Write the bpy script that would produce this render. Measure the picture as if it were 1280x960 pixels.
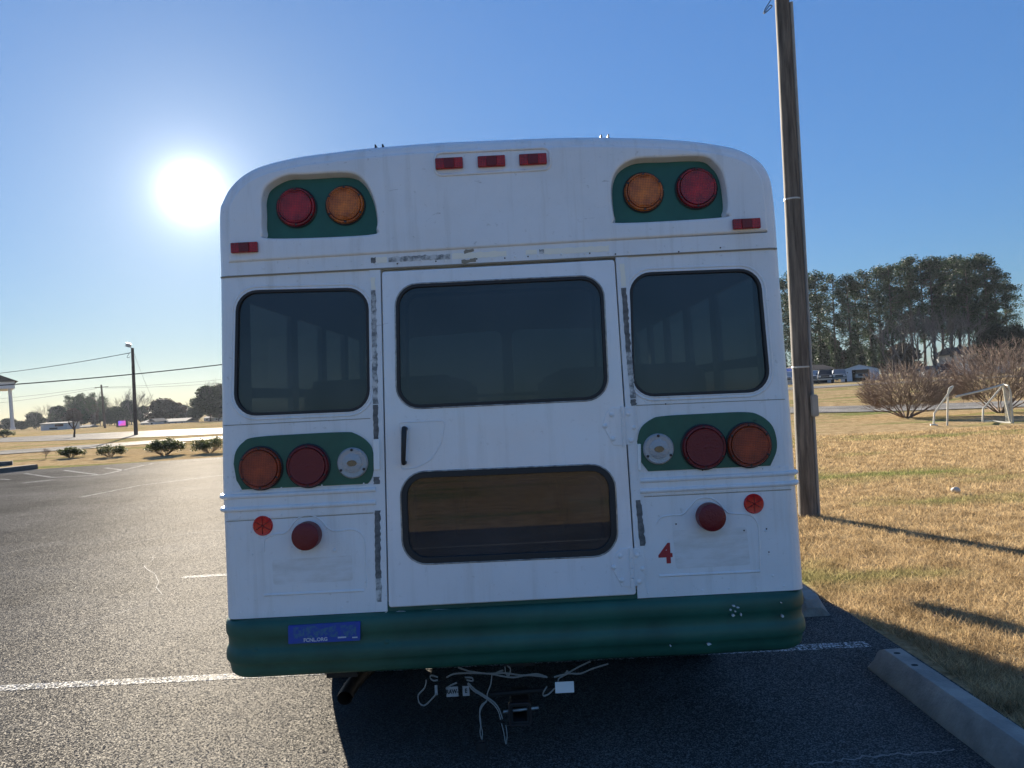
import bpy, bmesh, math, random
from mathutils import Vector, Matrix, noise
R = math.radians
random.seed(7)
C = bpy.context.scene
for o in list(bpy.data.objects): bpy.data.objects.remove(o)

# ------------------------------------------------------------------ camera, sky, sun, exposure
CAM = Vector((0, 0, 1.65)); F_PX = 950.0; PITCH = 0.0116; ROLL = 0.052
Fv = Vector((0, math.cos(PITCH), math.sin(PITCH)))
U0 = Vector((0, -math.sin(PITCH), math.cos(PITCH))); R0 = Vector((1, 0, 0))
Rv = R0*math.cos(ROLL) - U0*math.sin(ROLL); Uv = R0*math.sin(ROLL) + U0*math.cos(ROLL)
cd = bpy.data.cameras.new("camera"); cam = bpy.data.objects.new("camera", cd); C.collection.objects.link(cam)
m = Matrix((Rv, Uv, -Fv)).transposed().to_4x4(); m.translation = CAM
cam.matrix_world = m
cd.sensor_width = 36; cd.lens = F_PX/1280*36; cd.clip_start = 0.05; cd.clip_end = 5000
C.camera = cam

def ray(px, py): return (Fv + Rv*((px-640)/F_PX) + Uv*((480-py)/F_PX))
sdir = ray(240, 240).normalized()
SUN_EL = math.asin(sdir.z); SUN_AZ = math.atan2(sdir.x, sdir.y)   # azimuth from +Y towards +X
SUN_AZ_L = SUN_AZ
w = bpy.data.worlds.new("World"); C.world = w; w.use_nodes = True
nt = w.node_tree; nt.nodes.clear()
out = nt.nodes.new('ShaderNodeOutputWorld'); bg = nt.nodes.new('ShaderNodeBackground')
sky = nt.nodes.new('ShaderNodeTexSky'); sky.sky_type = 'NISHITA'; sky.sun_disc = False
sky.sun_elevation = SUN_EL; sky.sun_rotation = SUN_AZ; sky.air_density = 1.0; sky.dust_density = 0.25; sky.ozone_density = 4.0
bg.inputs[1].default_value = 0.05
tc = nt.nodes.new('ShaderNodeTexCoord')
dot = nt.nodes.new('ShaderNodeVectorMath'); dot.operation = 'DOT_PRODUCT'; dot.inputs[1].default_value = sdir
nrm = nt.nodes.new('ShaderNodeVectorMath'); nrm.operation = 'NORMALIZE'
nt.links.new(tc.outputs['Generated'], nrm.inputs[0]); nt.links.new(nrm.outputs[0], dot.inputs[0])
mx = nt.nodes.new('ShaderNodeMath'); mx.operation = 'MAXIMUM'; mx.inputs[1].default_value = 0.0
nt.links.new(dot.outputs['Value'], mx.inputs[0])
prev = None
for (n, amp) in ((20000, 200.0), (3200, 9.0), (800, 2.4), (130, .8)):     # the air's bright ring round the sun
    pw = nt.nodes.new('ShaderNodeMath'); pw.operation = 'POWER'; pw.inputs[1].default_value = n
    nt.links.new(mx.outputs[0], pw.inputs[0])
    ml = nt.nodes.new('ShaderNodeMath'); ml.operation = 'MULTIPLY_ADD'; ml.inputs[1].default_value = amp
    ml.inputs[2].default_value = 0
    nt.links.new(pw.outputs[0], ml.inputs[0])
    if prev: nt.links.new(prev.outputs[0], ml.inputs[2])
    prev = ml
glow = nt.nodes.new('ShaderNodeVectorMath'); glow.operation = 'SCALE'; glow.inputs[0].default_value = (1, .985, .93)
nt.links.new(prev.outputs[0], glow.inputs['Scale'])
add = nt.nodes.new('ShaderNodeVectorMath'); add.operation = 'ADD'
tint = nt.nodes.new('ShaderNodeVectorMath'); tint.operation = 'MULTIPLY'; tint.inputs[1].default_value = (.76, .97, 1.20)   # daylight white balance
nt.links.new(sky.outputs[0], tint.inputs[0])
lum = nt.nodes.new('ShaderNodeVectorMath'); lum.operation = 'DOT_PRODUCT'; lum.inputs[1].default_value = (.2, .7, .1); nt.links.new(tint.outputs[0], lum.inputs[0])
pwr = nt.nodes.new('ShaderNodeMath'); pwr.operation = 'POWER'; pwr.inputs[1].default_value = -.50; nt.links.new(lum.outputs['Value'], pwr.inputs[0])
scl = nt.nodes.new('ShaderNodeVectorMath'); scl.operation = 'SCALE'; nt.links.new(tint.outputs[0], scl.inputs[0])
kk = nt.nodes.new('ShaderNodeMath'); kk.operation = 'MULTIPLY'; kk.inputs[1].default_value = .92; nt.links.new(pwr.outputs[0], kk.inputs[0]); nt.links.new(kk.outputs[0], scl.inputs['Scale'])
hsv = nt.nodes.new('ShaderNodeHueSaturation'); hsv.inputs['Saturation'].default_value = 1.0; nt.links.new(scl.outputs[0], hsv.inputs['Color']); nt.links.new(hsv.outputs[0], add.inputs[0]); nt.links.new(glow.outputs[0], add.inputs[1])
nt.links.new(add.outputs[0], bg.inputs[0]); nt.links.new(bg.outputs[0], out.inputs[0])
sl = bpy.data.lights.new("sun", 'SUN'); sl.energy = 4.7; sl.angle = R(0.5); sl.color = (1, .90, .76)
so = bpy.data.objects.new("sun", sl); C.collection.objects.link(so)
so.rotation_euler = sdir.to_track_quat('Z', 'Y').to_euler()
C.view_settings.view_transform = 'Standard'; C.view_settings.look = 'None'
C.view_settings.gamma = 1; C.view_settings.exposure = 2.05
C.render.engine = 'CYCLES'

# ------------------------------------------------------------------ helpers
def sstep(t): t = max(0, min(1, t)); return t*t*(3-2*t)
def tz(x, y):                                   # height of the land
    if y <= 30: return 0.0
    s = x/y
    wr = sstep((s+.25)/.6)
    zl = -.0095*min(max(0, y-30), 300)
    zr = .019*min(y-30, 30) + .17*sstep((y-60)/6)
    return zl*(1-wr)+zr*wr
def gp(px, py, dz=0):                           # pixel -> point on the land
    d = ray(px, py); p = CAM.copy(); t = 1.0
    last = t
    while t < 600:
        q = CAM + d*t
        if q.z < tz(q.x, q.y): break
        last = t; t *= 1.01
    lo, hi = last, t
    for _ in range(25):
        mid = (lo+hi)/2; q = CAM+d*mid
        if q.z < tz(q.x, q.y): hi = mid
        else: lo = mid
    q = CAM+d*hi; q.z = tz(q.x, q.y)+dz; return q
def at(px, py, Y):
    d = ray(px, py); return CAM + d*(Y/d.y)
WL = {}
def empty(name, loc, label=None, cat=None, group=None):
    o = bpy.data.objects.new(name, None); C.collection.objects.link(o); o.location = loc; o.empty_display_size = .2
    WL[o.name] = Vector(loc); tag(o, label, cat, group); return o
def tag(o, label=None, cat=None, group=None, kind=None):
    if label: o['label'] = label
    if cat: o['category'] = cat
    if group: o['group'] = group
    if kind: o['kind'] = kind
    return o
def mk(name, verts, faces, mat, parent=None, smooth=True, sharp=35, origin=None, mats=None, fm=None):
    me = bpy.data.meshes.new(name)
    if not verts: verts = [(0,0,0)]; faces = []
    if origin is None:
        n = len(verts); c = Vector((sum(v[0] for v in verts)/n, sum(v[1] for v in verts)/n, sum(v[2] for v in verts)/n))
        if parent is None: c.z = min(v[2] for v in verts)
    else: c = Vector(origin)
    me.from_pydata([(v[0]-c.x, v[1]-c.y, v[2]-c.z) for v in verts], [], faces)
    for mm in (mats if mats is not None else [mat]): me.materials.append(mm)
    if fm: me.polygons.foreach_set('material_index', fm)
    me.update()
    if smooth:
        me.polygons.foreach_set('use_smooth', [True]*len(me.polygons))
        if sharp and len(verts) < 60000:
            bm = bmesh.new(); bm.from_mesh(me); a = R(sharp)
            for e in bm.edges:
                if len(e.link_faces) == 2 and e.calc_face_angle(0) > a: e.smooth = False
            bm.to_mesh(me); bm.free()
    o = bpy.data.objects.new(name, me); C.collection.objects.link(o)
    if parent:
        o.parent = parent; o.location = c - WL[parent.name]
    else: o.location = c
    WL[o.name] = c
    return o
def kids(o): return [c for c in bpy.data.objects if c.parent == o]
def copy_tree(o, parent=None, km=None):
    c = o.copy(); C.collection.objects.link(c); c.parent = parent
    for ch in (km or kids)(o): copy_tree(ch, c, km)
    return c
class MB:
    def __init__(s): s.v = []; s.f = []
    def add(s, vs, fs):
        n = len(s.v); s.v += [tuple(v) for v in vs]; s.f += [tuple(i+n for i in f) for f in fs]; return s
    def box(s, c, d, rot=None, bev=0):
        cx, cy, cz = c; dx, dy, dz = d[0]/2, d[1]/2, d[2]/2
        if bev > 0:
            bm = bmesh.new(); bmesh.ops.create_cube(bm, size=1)
            for v in bm.verts: v.co = Vector((v.co.x*d[0], v.co.y*d[1], v.co.z*d[2]))
            bmesh.ops.bevel(bm, geom=bm.edges[:], offset=bev, segments=2, affect='EDGES')
            vs = [v.co.copy() for v in bm.verts]; bm.verts.index_update(); fs = [[v.index for v in f.verts] for f in bm.faces]; bm.free()
        else:
            vs = [Vector((x, y, z)) for x in (-dx, dx) for y in (-dy, dy) for z in (-dz, dz)]
            fs = [(0,1,3,2),(4,6,7,5),(0,4,5,1),(2,3,7,6),(0,2,6,4),(1,5,7,3)]
        if rot is not None: vs = [rot @ v for v in vs]
        return s.add([v+Vector(c) for v in vs], fs)
    def tube(s, pts, r, n=8, cap=True):
        pts = [Vector(p) for p in pts]; k = len(pts)
        rs = r if isinstance(r, (list, tuple)) else [r]*k
        vs = []; up = None
        for i, p in enumerate(pts):
            t = (pts[min(i+1, k-1)]-pts[max(i-1, 0)])
            if t.length < 1e-9: t = Vector((0,0,1))
            t.normalize()
            if up is None: up = Vector((0,0,1)) if abs(t.z) < .9 else Vector((1,0,0))
            a = t.cross(up);
            if a.length < 1e-6: a = t.cross(Vector((0,1,0)))
            a.normalize(); b = a.cross(t).normalized(); up = b
            for j in range(n):
                th = 2*math.pi*j/n; vs.append(p+(a*math.cos(th)+b*math.sin(th))*rs[i])
        fs = [(i*n+j, i*n+(j+1) % n, (i+1)*n+(j+1) % n, (i+1)*n+j) for i in range(k-1) for j in range(n)]
        if cap: fs += [tuple(range(n-1, -1, -1)), tuple((k-1)*n+j for j in range(n))]
        return s.add(vs, fs)
    def lathe(s, org, ax, ux, prof, n=32):       # prof: (r, h) list
        org = Vector(org); ax = Vector(ax).normalized(); ux = Vector(ux).normalized(); uy = ax.cross(ux)
        vs = []
        for (r, h) in prof:
            for j in range(n):
                th = 2*math.pi*j/n; vs.append(org+ax*h+(ux*math.cos(th)+uy*math.sin(th))*r)
        k = len(prof)
        fs = [(i*n+j, i*n+(j+1) % n, (i+1)*n+(j+1) % n, (i+1)*n+j) for i in range(k-1) for j in range(n)]
        fs += [tuple((k-1)*n+j for j in range(n))]
        return s.add(vs, fs)
    def build(s, name, mat, parent=None, **k): return mk(name, s.v, s.f, mat, parent, **k)
def cr(pts, closed=False, n=6):                  # Catmull-Rom through the points
    P = [Vector(p) for p in pts]; k = len(P); o = []
    rng = range(k) if closed else range(k-1)
    for i in rng:
        if closed: p0, p1, p2, p3 = P[i-1], P[i], P[(i+1) % k], P[(i+2) % k]
        else: p0, p1, p2, p3 = P[max(i-1, 0)], P[i], P[i+1], P[min(i+2, k-1)]
        for j in range(n):
            t = j/n
            o.append(.5*((2*p1)+(p2-p0)*t+(2*p0-5*p1+4*p2-p3)*t*t+(3*p1-p0-3*p2+p3)*t**3))
    if not closed: o.append(P[-1])
    return o
def rquad(q, r, n=7):                            # polygon with rounded corners
    q = [Vector((p[0], p[1])) for p in q]; k = len(q); o = []
    rr = r if isinstance(r, (list, tuple)) else [r]*k
    for i in range(k):
        a, b, c = q[i-1], q[i], q[(i+1) % k]
        if rr[i] <= 0: o.append(b); continue
        d1 = (a-b).normalized(); d2 = (c-b).normalized(); ang = d1.angle(d2); t = rr[i]/math.tan(ang/2)
        p1 = b+d1*t; p2 = b+d2*t; bis = (d1+d2).normalized(); ctr = b+bis*(rr[i]/math.sin(ang/2))
        v1 = p1-ctr; v2 = p2-ctr; tot = v1.angle_signed(v2)
        for j in range(n+1):
            th = -tot*j/n
            o.append(ctr+Vector((v1.x*math.cos(th)-v1.y*math.sin(th), v1.x*math.sin(th)+v1.y*math.cos(th))))
    return o
def offs(loop, d, closed=True):                  # offset a 2D loop (positive = to the left of travel)
    k = len(loop); o = []
    for i in range(k):
        a = loop[i-1] if (closed or i > 0) else loop[0]; b = loop[(i+1) % k] if (closed or i < k-1) else loop[-1]
        t = Vector((b[0]-a[0], b[1]-a[1]))
        if t.length < 1e-9: o.append(Vector((loop[i][0], loop[i][1]))); continue
        t.normalize(); o.append(Vector((loop[i][0]-t.y*d, loop[i][1]+t.x*d)))
    return o
def area(l): return sum(l[i-1][0]*l[i][1]-l[i][0]*l[i-1][1] for i in range(len(l)))/2
def ins(loop, d): return offs(loop, d if area(loop) > 0 else -d)   # inset by d
# plates: 2D loops (outer + holes) given thickness and bevel on a frame
def plate(name, loops, frame, w0, w1, mat, parent=None, bev=0.0, res=2, kids_label=None, **k):
    cu = bpy.data.curves.new('c', 'CURVE'); cu.dimensions = '2D'; cu.fill_mode = 'BOTH'
    th = abs(w1-w0)/2
    cu.extrude = max(0, th-bev); cu.bevel_depth = bev; cu.bevel_resolution = res; cu.offset = -bev
    for lp in loops:
        sp = cu.splines.new('POLY'); sp.points.add(len(lp)-1)
        for i, p in enumerate(lp): sp.points[i].co = (p[0], p[1], 0, 1)
        sp.use_cyclic_u = True
    ob = bpy.data.objects.new('c', cu); C.collection.objects.link(ob)
    dg = bpy.context.evaluated_depsgraph_get(); dg.update()
    me = bpy.data.meshes.new_from_object(ob.evaluated_get(dg))
    mid = (w0+w1)/2
    vs = [frame(v.co.x, v.co.y, v.co.z+mid) for v in me.vertices]; fs = [tuple(p.vertices) for p in me.polygons]
    bpy.data.objects.remove(ob); bpy.data.meshes.remove(me); bpy.data.curves.remove(cu)
    return mk(name, vs, fs, mat, parent, **k)
def textmesh(name, body, frame, size, w, mat, parent=None, thick=0.0, boldo=0.0, xs=1, **k):
    cu = bpy.data.curves.new('t', 'FONT'); cu.body = body; cu.size = size; cu.extrude = thick; cu.offset = boldo
    cu.align_x = 'CENTER'; cu.align_y = 'CENTER'; cu.resolution_u = 3
    ob = bpy.data.objects.new('t', cu); C.collection.objects.link(ob)
    dg = bpy.context.evaluated_depsgraph_get(); dg.update()
    me = bpy.data.meshes.new_from_object(ob.evaluated_get(dg))
    vs = [frame(v.co.x*xs, v.co.y, v.co.z+w) for v in me.vertices]; fs = [tuple(p.vertices) for p in me.polygons]
    bpy.data.objects.remove(ob); bpy.data.meshes.remove(me); bpy.data.curves.remove(cu)
    return mk(name, vs, fs, mat, parent, **k)

# ------------------------------------------------------------------ materials
def nd(nt, t, **kw):
    n = nt.nodes.new(t)
    for a, b in kw.items(): setattr(n, a, b)
    return n
def pbr(name, col, rough=.5, metal=0, var=0, vscale=3, col2=None, bump=0, bscale=40, spec=None, coat=0, thr=None, alpha_tr=None, coords='Object', detail=6, stretch=None):
    mt = bpy.data.materials.new(name); mt.use_nodes = True; nt = mt.node_tree; b = nt.nodes['Principled BSDF']
    b.inputs['Base Color'].default_value = (*col, 1); b.inputs['Roughness'].default_value = rough; b.inputs['Metallic'].default_value = metal
    if spec is not None: b.inputs['Specular IOR Level'].default_value = spec
    if coat: b.inputs['Coat Weight'].default_value = coat; b.inputs['Coat Roughness'].default_value = .12
    tc = nd(nt, 'ShaderNodeTexCoord'); g = nd(nt, 'ShaderNodeNewGeometry')
    vec = g.outputs['Position'] if coords == 'World' else tc.outputs['Object']
    if stretch:
        mp = nd(nt, 'ShaderNodeMapping'); mp.inputs['Scale'].default_value = stretch; nt.links.new(vec, mp.inputs[0]); vec = mp.outputs[0]
    if col2 is not None or var:
        n = nd(nt, 'ShaderNodeTexNoise'); n.inputs['Scale'].default_value = vscale; n.inputs['Detail'].default_value = detail; n.inputs['Roughness'].default_value = .6
        nt.links.new(vec, n.inputs['Vector'])
        cp = nd(nt, 'ShaderNodeValToRGB'); lo, hi = thr or (.35, .65)
        cp.color_ramp.elements[0].position = lo; cp.color_ramp.elements[1].position = hi
        c2 = col2 if col2 is not None else tuple(c*(1-var) for c in col)
        cp.color_ramp.elements[0].color = (*c2, 1); cp.color_ramp.elements[1].color = (*col, 1)
        nt.links.new(n.outputs[0], cp.inputs[0]); nt.links.new(cp.outputs[0], b.inputs['Base Color'])
    if bump:
        n = nd(nt, 'ShaderNodeTexNoise'); n.inputs['Scale'].default_value = bscale; n.inputs['Detail'].default_value = 5
        nt.links.new(vec, n.inputs['Vector'])
        bp = nd(nt, 'ShaderNodeBump'); bp.inputs['Strength'].default_value = bump; bp.inputs['Distance'].default_value = .02
        nt.links.new(n.outputs[0], bp.inputs['Height']); nt.links.new(bp.outputs[0], b.inputs['Normal'])
    return mt
def glassmat(name, tint, ior=1.5, rough=.0):
    mt = bpy.data.materials.new(name); mt.use_nodes = True; nt = mt.node_tree; nt.nodes.clear()
    o = nd(nt, 'ShaderNodeOutputMaterial'); mix = nd(nt, 'ShaderNodeMixShader'); tr = nd(nt, 'ShaderNodeBsdfTransparent'); gl = nd(nt, 'ShaderNodeBsdfGlossy')
    fr = nd(nt, 'ShaderNodeFresnel'); fr.inputs[0].default_value = ior
    tr.inputs[0].default_value = (*tint, 1); gl.inputs['Roughness'].default_value = rough; gl.inputs[0].default_value = (1, 1, 1, 1)
    df = nd(nt, 'ShaderNodeBsdfDiffuse'); df.inputs[0].default_value = (.42, .48, .56, 1)
    n = nd(nt, 'ShaderNodeTexNoise'); n.inputs['Scale'].default_value = 2.3; n.inputs['Detail'].default_value = 8
    tcc = nd(nt, 'ShaderNodeTexCoord'); nt.links.new(tcc.outputs['Object'], n.inputs[0])
    mr = nd(nt, 'ShaderNodeMapRange'); mr.inputs[1].default_value = .35; mr.inputs[2].default_value = .8; mr.inputs[3].default_value = .03; mr.inputs[4].default_value = .11
    nt.links.new(n.outputs[0], mr.inputs[0])
    m2 = nd(nt, 'ShaderNodeMixShader')                      # a film of road dust
    nt.links.new(mr.outputs[0], m2.inputs[0]); nt.links.new(tr.outputs[0], m2.inputs[1]); nt.links.new(df.outputs[0], m2.inputs[2])
    nt.links.new(fr.outputs[0], mix.inputs[0]); nt.links.new(m2.outputs[0], mix.inputs[1]); nt.links.new(gl.outputs[0], mix.inputs[2])
    nt.links.new(mix.outputs[0], o.inputs[0]); return mt
def leafmat(name, c1, c2, scale=2.0, trans=.35, rough=.6):
    mt = bpy.data.materials.new(name); mt.use_nodes = True; nt = mt.node_tree; b = nt.nodes['Principled BSDF']
    g = nd(nt, 'ShaderNodeNewGeometry'); n = nd(nt, 'ShaderNodeTexNoise'); n.inputs['Scale'].default_value = scale; n.inputs['Detail'].default_value = 3
    nt.links.new(g.outputs['Position'], n.inputs[0])
    ad = nd(nt, 'ShaderNodeMath', operation='MULTIPLY_ADD'); ad.inputs[1].default_value = .5; nt.links.new(g.outputs['Random Per Island'], ad.inputs[0]); 
    ml = nd(nt, 'ShaderNodeMath', operation='MULTIPLY'); ml.inputs[1].default_value = .6; nt.links.new(n.outputs[0], ml.inputs[0]); nt.links.new(ml.outputs[0], ad.inputs[2])
    cp = nd(nt, 'ShaderNodeValToRGB'); cp.color_ramp.elements[0].position = .2; cp.color_ramp.elements[1].position = .8
    cp.color_ramp.elements[0].color = (*c1, 1); cp.color_ramp.elements[1].color = (*c2, 1)
    nt.links.new(ad.outputs[0], cp.inputs[0]); nt.links.new(cp.outputs[0], b.inputs['Base Color']); b.inputs['Roughness'].default_value = rough
    b.inputs['Specular IOR Level'].default_value = .25
    if trans:
        tl = nd(nt, 'ShaderNodeBsdfTranslucent'); mix = nd(nt, 'ShaderNodeMixShader'); mix.inputs[0].default_value = trans
        nt.links.new(cp.outputs[0], tl.inputs[0]); nt.links.new(b.outputs[0], mix.inputs[1]); nt.links.new(tl.outputs[0], mix.inputs[2])
        nt.links.new(mix.outputs[0], nt.nodes['Material Output'].inputs[0])
    return mt
def lawn_color(nt):                              # straw lawn with green patches, by place
    g = nd(nt, 'ShaderNodeNewGeometry'); pos = g.outputs['Position']
    def nz(s, d=4, st=None):
        n = nd(nt, 'ShaderNodeTexNoise'); n.inputs['Scale'].default_value = s; n.inputs['Detail'].default_value = d; n.inputs['Roughness'].default_value = .62
        v = pos
        if st: mp = nd(nt, 'ShaderNodeMapping'); mp.inputs['Scale'].default_value = st; nt.links.new(pos, mp.inputs[0]); v = mp.outputs[0]
        nt.links.new(v, n.inputs[0]); return n.outputs[0]
    cp = nd(nt, 'ShaderNodeValToRGB'); e = cp.color_ramp.elements
    e[0].position = .3; e[0].color = (.22, .15, .075, 1); e[1].position = .7; e[1].color = (.56, .42, .235, 1)
    nt.links.new(nz(3.2, 8), cp.inputs[0])
    cg = nd(nt, 'ShaderNodeValToRGB'); e = cg.color_ramp.elements
    e[0].position = .3; e[0].color = (.09, .11, .035, 1); e[1].position = .75; e[1].color = (.34, .34, .13, 1)
    nt.links.new(nz(9, 5), cg.inputs[0])
    msk = nd(nt, 'ShaderNodeValToRGB'); msk.color_ramp.elements[0].position = .51; msk.color_ramp.elements[1].position = .64
    nt.links.new(nz(.30, 6, (.55, 1.5, 1)), msk.inputs[0])
    mix = nd(nt, 'ShaderNodeMixRGB'); nt.links.new(msk.outputs[0], mix.inputs[0]); nt.links.new(cp.outputs[0], mix.inputs[1]); nt.links.new(cg.outputs[0], mix.inputs[2])
    return mix.outputs[0], g, nz
def lawn_mat(name, blades):
    mt = bpy.data.materials.new(name); mt.use_nodes = True; nt = mt.node_tree; b = nt.nodes['Principled BSDF']
    c, g, nz = lawn_color(nt); b.inputs['Roughness'].default_value = .95; b.inputs['Specular IOR Level'].default_value = .0
    if blades:
        hs = nd(nt, 'ShaderNodeHueSaturation'); mr = nd(nt, 'ShaderNodeMapRange'); mr.inputs[3].default_value = .55; mr.inputs[4].default_value = 1.7
        nt.links.new(g.outputs['Random Per Island'], mr.inputs[0]); nt.links.new(mr.outputs[0], hs.inputs['Value']); nt.links.new(c, hs.inputs['Color']); c = hs.outputs[0]
        tl = nd(nt, 'ShaderNodeBsdfTranslucent'); mix = nd(nt, 'ShaderNodeMixShader'); mix.inputs[0].default_value = .35
        nt.links.new(c, tl.inputs[0]); nt.links.new(b.outputs[0], mix.inputs[1]); nt.links.new(tl.outputs[0], mix.inputs[2]); nt.links.new(mix.outputs[0], nt.nodes['Material Output'].inputs[0])
    else:
        fine = nd(nt, 'ShaderNodeMapRange'); fine.inputs[1].default_value = .3; fine.inputs[2].default_value = .7; fine.inputs[3].default_value = .55; fine.inputs[4].default_value = 1.25
        nt.links.new(nz(22, 8), fine.inputs[0])
        hs = nd(nt, 'ShaderNodeHueSaturation'); nt.links.new(fine.outputs[0], hs.inputs['Value']); nt.links.new(c, hs.inputs['Color']); c = hs.outputs[0]
        bp = nd(nt, 'ShaderNodeBump'); bp.inputs['Strength'].default_value = .9; bp.inputs['Distance'].default_value = .05
        nt.links.new(nz(14, 9), bp.inputs['Height']); nt.links.new(bp.outputs[0], b.inputs['Normal'])
    nt.links.new(c, b.inputs['Base Color'])
    return mt
def asphalt_mat(name, c1, c2, spark=.3, gl=.6, sc=95, tilt=.32):
    mt = bpy.data.materials.new(name); mt.use_nodes = True; nt = mt.node_tree; b = nt.nodes['Principled BSDF']
    g = nd(nt, 'ShaderNodeNewGeometry'); pos = g.outputs['Position']
    vo = nd(nt, 'ShaderNodeTexVoronoi'); vo.inputs['Scale'].default_value = sc; nt.links.new(pos, vo.inputs['Vector'])
    cp = nd(nt, 'ShaderNodeValToRGB'); e = cp.color_ramp.elements; e[0].position = .15; e[0].color = (*c1, 1); e[1].position = 1.0; e[1].color = (*c2, 1)
    cp.color_ramp.interpolation = 'EASE'
    sp = nd(nt, 'ShaderNodeSeparateColor'); nt.links.new(vo.outputs['Color'], sp.inputs[0])
    pw = nd(nt, 'ShaderNodeMath', operation='POWER'); pw.inputs[1].default_value = 1.6; nt.links.new(sp.outputs[0], pw.inputs[0]); nt.links.new(pw.outputs[0], cp.inputs[0])
    n = nd(nt, 'ShaderNodeTexNoise'); n.inputs['Scale'].default_value = .4; n.inputs['Detail'].default_value = 8; n.inputs['Roughness'].default_value = .65; nt.links.new(pos, n.inputs[0])
    mr = nd(nt, 'ShaderNodeMapRange'); mr.inputs[1].default_value = .32; mr.inputs[2].default_value = .68; mr.inputs[3].default_value = .6; mr.inputs[4].default_value = 1.3; nt.links.new(n.outputs[0], mr.inputs[0])
    hs = nd(nt, 'ShaderNodeHueSaturation'); nt.links.new(mr.outputs[0], hs.inputs['Value']); nt.links.new(cp.outputs[0], hs.inputs['Color'])
    nt.links.new(hs.outputs[0], b.inputs['Base Color'])
    b.inputs['Roughness'].default_value = gl
    b.inputs['Specular IOR Level'].default_value = spark
    sb = nd(nt, 'ShaderNodeVectorMath', operation='SUBTRACT'); sb.inputs[1].default_value = (.5, .5, .5); nt.links.new(vo.outputs['Color'], sb.inputs[0])
    sc_ = nd(nt, 'ShaderNodeVectorMath', operation='MULTIPLY'); sc_.inputs[1].default_value = (tilt, tilt, 0); nt.links.new(sb.outputs[0], sc_.inputs[0])
    ad = nd(nt, 'ShaderNodeVectorMath', operation='ADD'); nt.links.new(sc_.outputs[0], ad.inputs[0]); nt.links.new(g.outputs['Normal'], ad.inputs[1])      # each stone chip lies at its own tilt
    nm = nd(nt, 'ShaderNodeVectorMath', operation='NORMALIZE'); nt.links.new(ad.outputs[0], nm.inputs[0]); 
    df = nd(nt, 'ShaderNodeBsdfDiffuse'); gl_ = nd(nt, 'ShaderNodeBsdfGlossy'); gl_.inputs['Roughness'].default_value = gl; gl_.inputs[0].default_value = (1, .95, .86, 1)
    mix = nd(nt, 'ShaderNodeMixShader'); mix.inputs[0].default_value = spark
    nt.links.new(hs.outputs[0], df.inputs[0])
    for q in (df, gl_): nt.links.new(nm.outputs[0], q.inputs['Normal'])
    nt.links.new(df.outputs[0], mix.inputs[1]); nt.links.new(gl_.outputs[0], mix.inputs[2]); nt.links.new(mix.outputs[0], nt.nodes['Material Output'].inputs[0])
    return mt
M = {}
M['white'] = pbr('bus_white_paint', (.82, .83, .84), .38, var=.10, vscale=1.8, col2=(.74, .75, .76), thr=(.25, .6), coat=.15, bump=.05, bscale=3)
def buspaint(name, base, rough, dirt, coat):
    mt = bpy.data.materials.new(name); mt.use_nodes = True; nt = mt.node_tree; b = nt.nodes['Principled BSDF']; g = nd(nt, 'ShaderNodeNewGeometry')
    def nz(sc, st, lo, hi, det=8, dis=0):
        mp = nd(nt, 'ShaderNodeMapping'); mp.inputs['Scale'].default_value = st; nt.links.new(g.outputs['Position'], mp.inputs[0])
        n = nd(nt, 'ShaderNodeTexNoise'); n.inputs['Scale'].default_value = sc; n.inputs['Detail'].default_value = det; n.inputs['Roughness'].default_value = .65; n.inputs['Distortion'].default_value = dis; nt.links.new(mp.outputs[0], n.inputs[0])
        m_ = nd(nt, 'ShaderNodeMapRange'); m_.inputs[1].default_value = lo; m_.inputs[2].default_value = hi; nt.links.new(n.outputs[0], m_.inputs[0]); return m_.outputs[0]
    col = None
    cur = nd(nt, 'ShaderNodeRGB'); cur.outputs[0].default_value = (*base, 1); cur = cur.outputs[0]
    for (fac, amt, c) in ((nz(2.2, (1, 1, 1), .4, .75), .35*dirt, (.52, .50, .45)), (nz(7, (2.2, 1, .16), .52, .78), .55*dirt, (.42, .38, .31)), (nz(38, (1, 1, 1), .62, .72), .5*dirt, (.30, .27, .22)), (nz(12, (1, 1, 3), .66, .71, 10, .8), .6*dirt, (.22, .20, .17))):
        k = nd(nt, 'ShaderNodeMath', operation='MULTIPLY'); k.inputs[1].default_value = amt; nt.links.new(fac, k.inputs[0])
        mx_ = nd(nt, 'ShaderNodeMixRGB'); mx_.inputs[2].default_value = (*c, 1); nt.links.new(k.outputs[0], mx_.inputs[0]); nt.links.new(cur, mx_.inputs[1]); cur = mx_.outputs[0]
    nt.links.new(cur, b.inputs['Base Color']); b.inputs['Roughness'].default_value = rough; b.inputs['Coat Weight'].default_value = coat; b.inputs['Coat Roughness'].default_value = .15
    n = nd(nt, 'ShaderNodeTexNoise'); n.inputs['Scale'].default_value = 3.2; n.inputs['Detail'].default_value = 2; nt.links.new(g.outputs['Position'], n.inputs[0])
    bp = nd(nt, 'ShaderNodeBump'); bp.inputs['Strength'].default_value = .22; bp.inputs['Distance'].default_value = .05; nt.links.new(n.outputs[0], bp.inputs['Height']); nt.links.new(bp.outputs[0], b.inputs['Normal'])
    return mt
M['white'] = buspaint('bus_white_paint', (.84, .85, .86), .36, .65, .15)
M['door'] = buspaint('door_white_paint', (.86, .87, .89), .22, .45, .5) if True else pbr('door_white_paint', (.84, .85, .87), .25, var=.05, vscale=2.0, coat=.4, bump=.04, bscale=2.5)
M['dirty'] = pbr('stained_white_paint', (.80, .80, .80), .45, col2=(.64, .62, .58), vscale=7, thr=(.25, .6), detail=9, stretch=(1, 1, 4))
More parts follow.
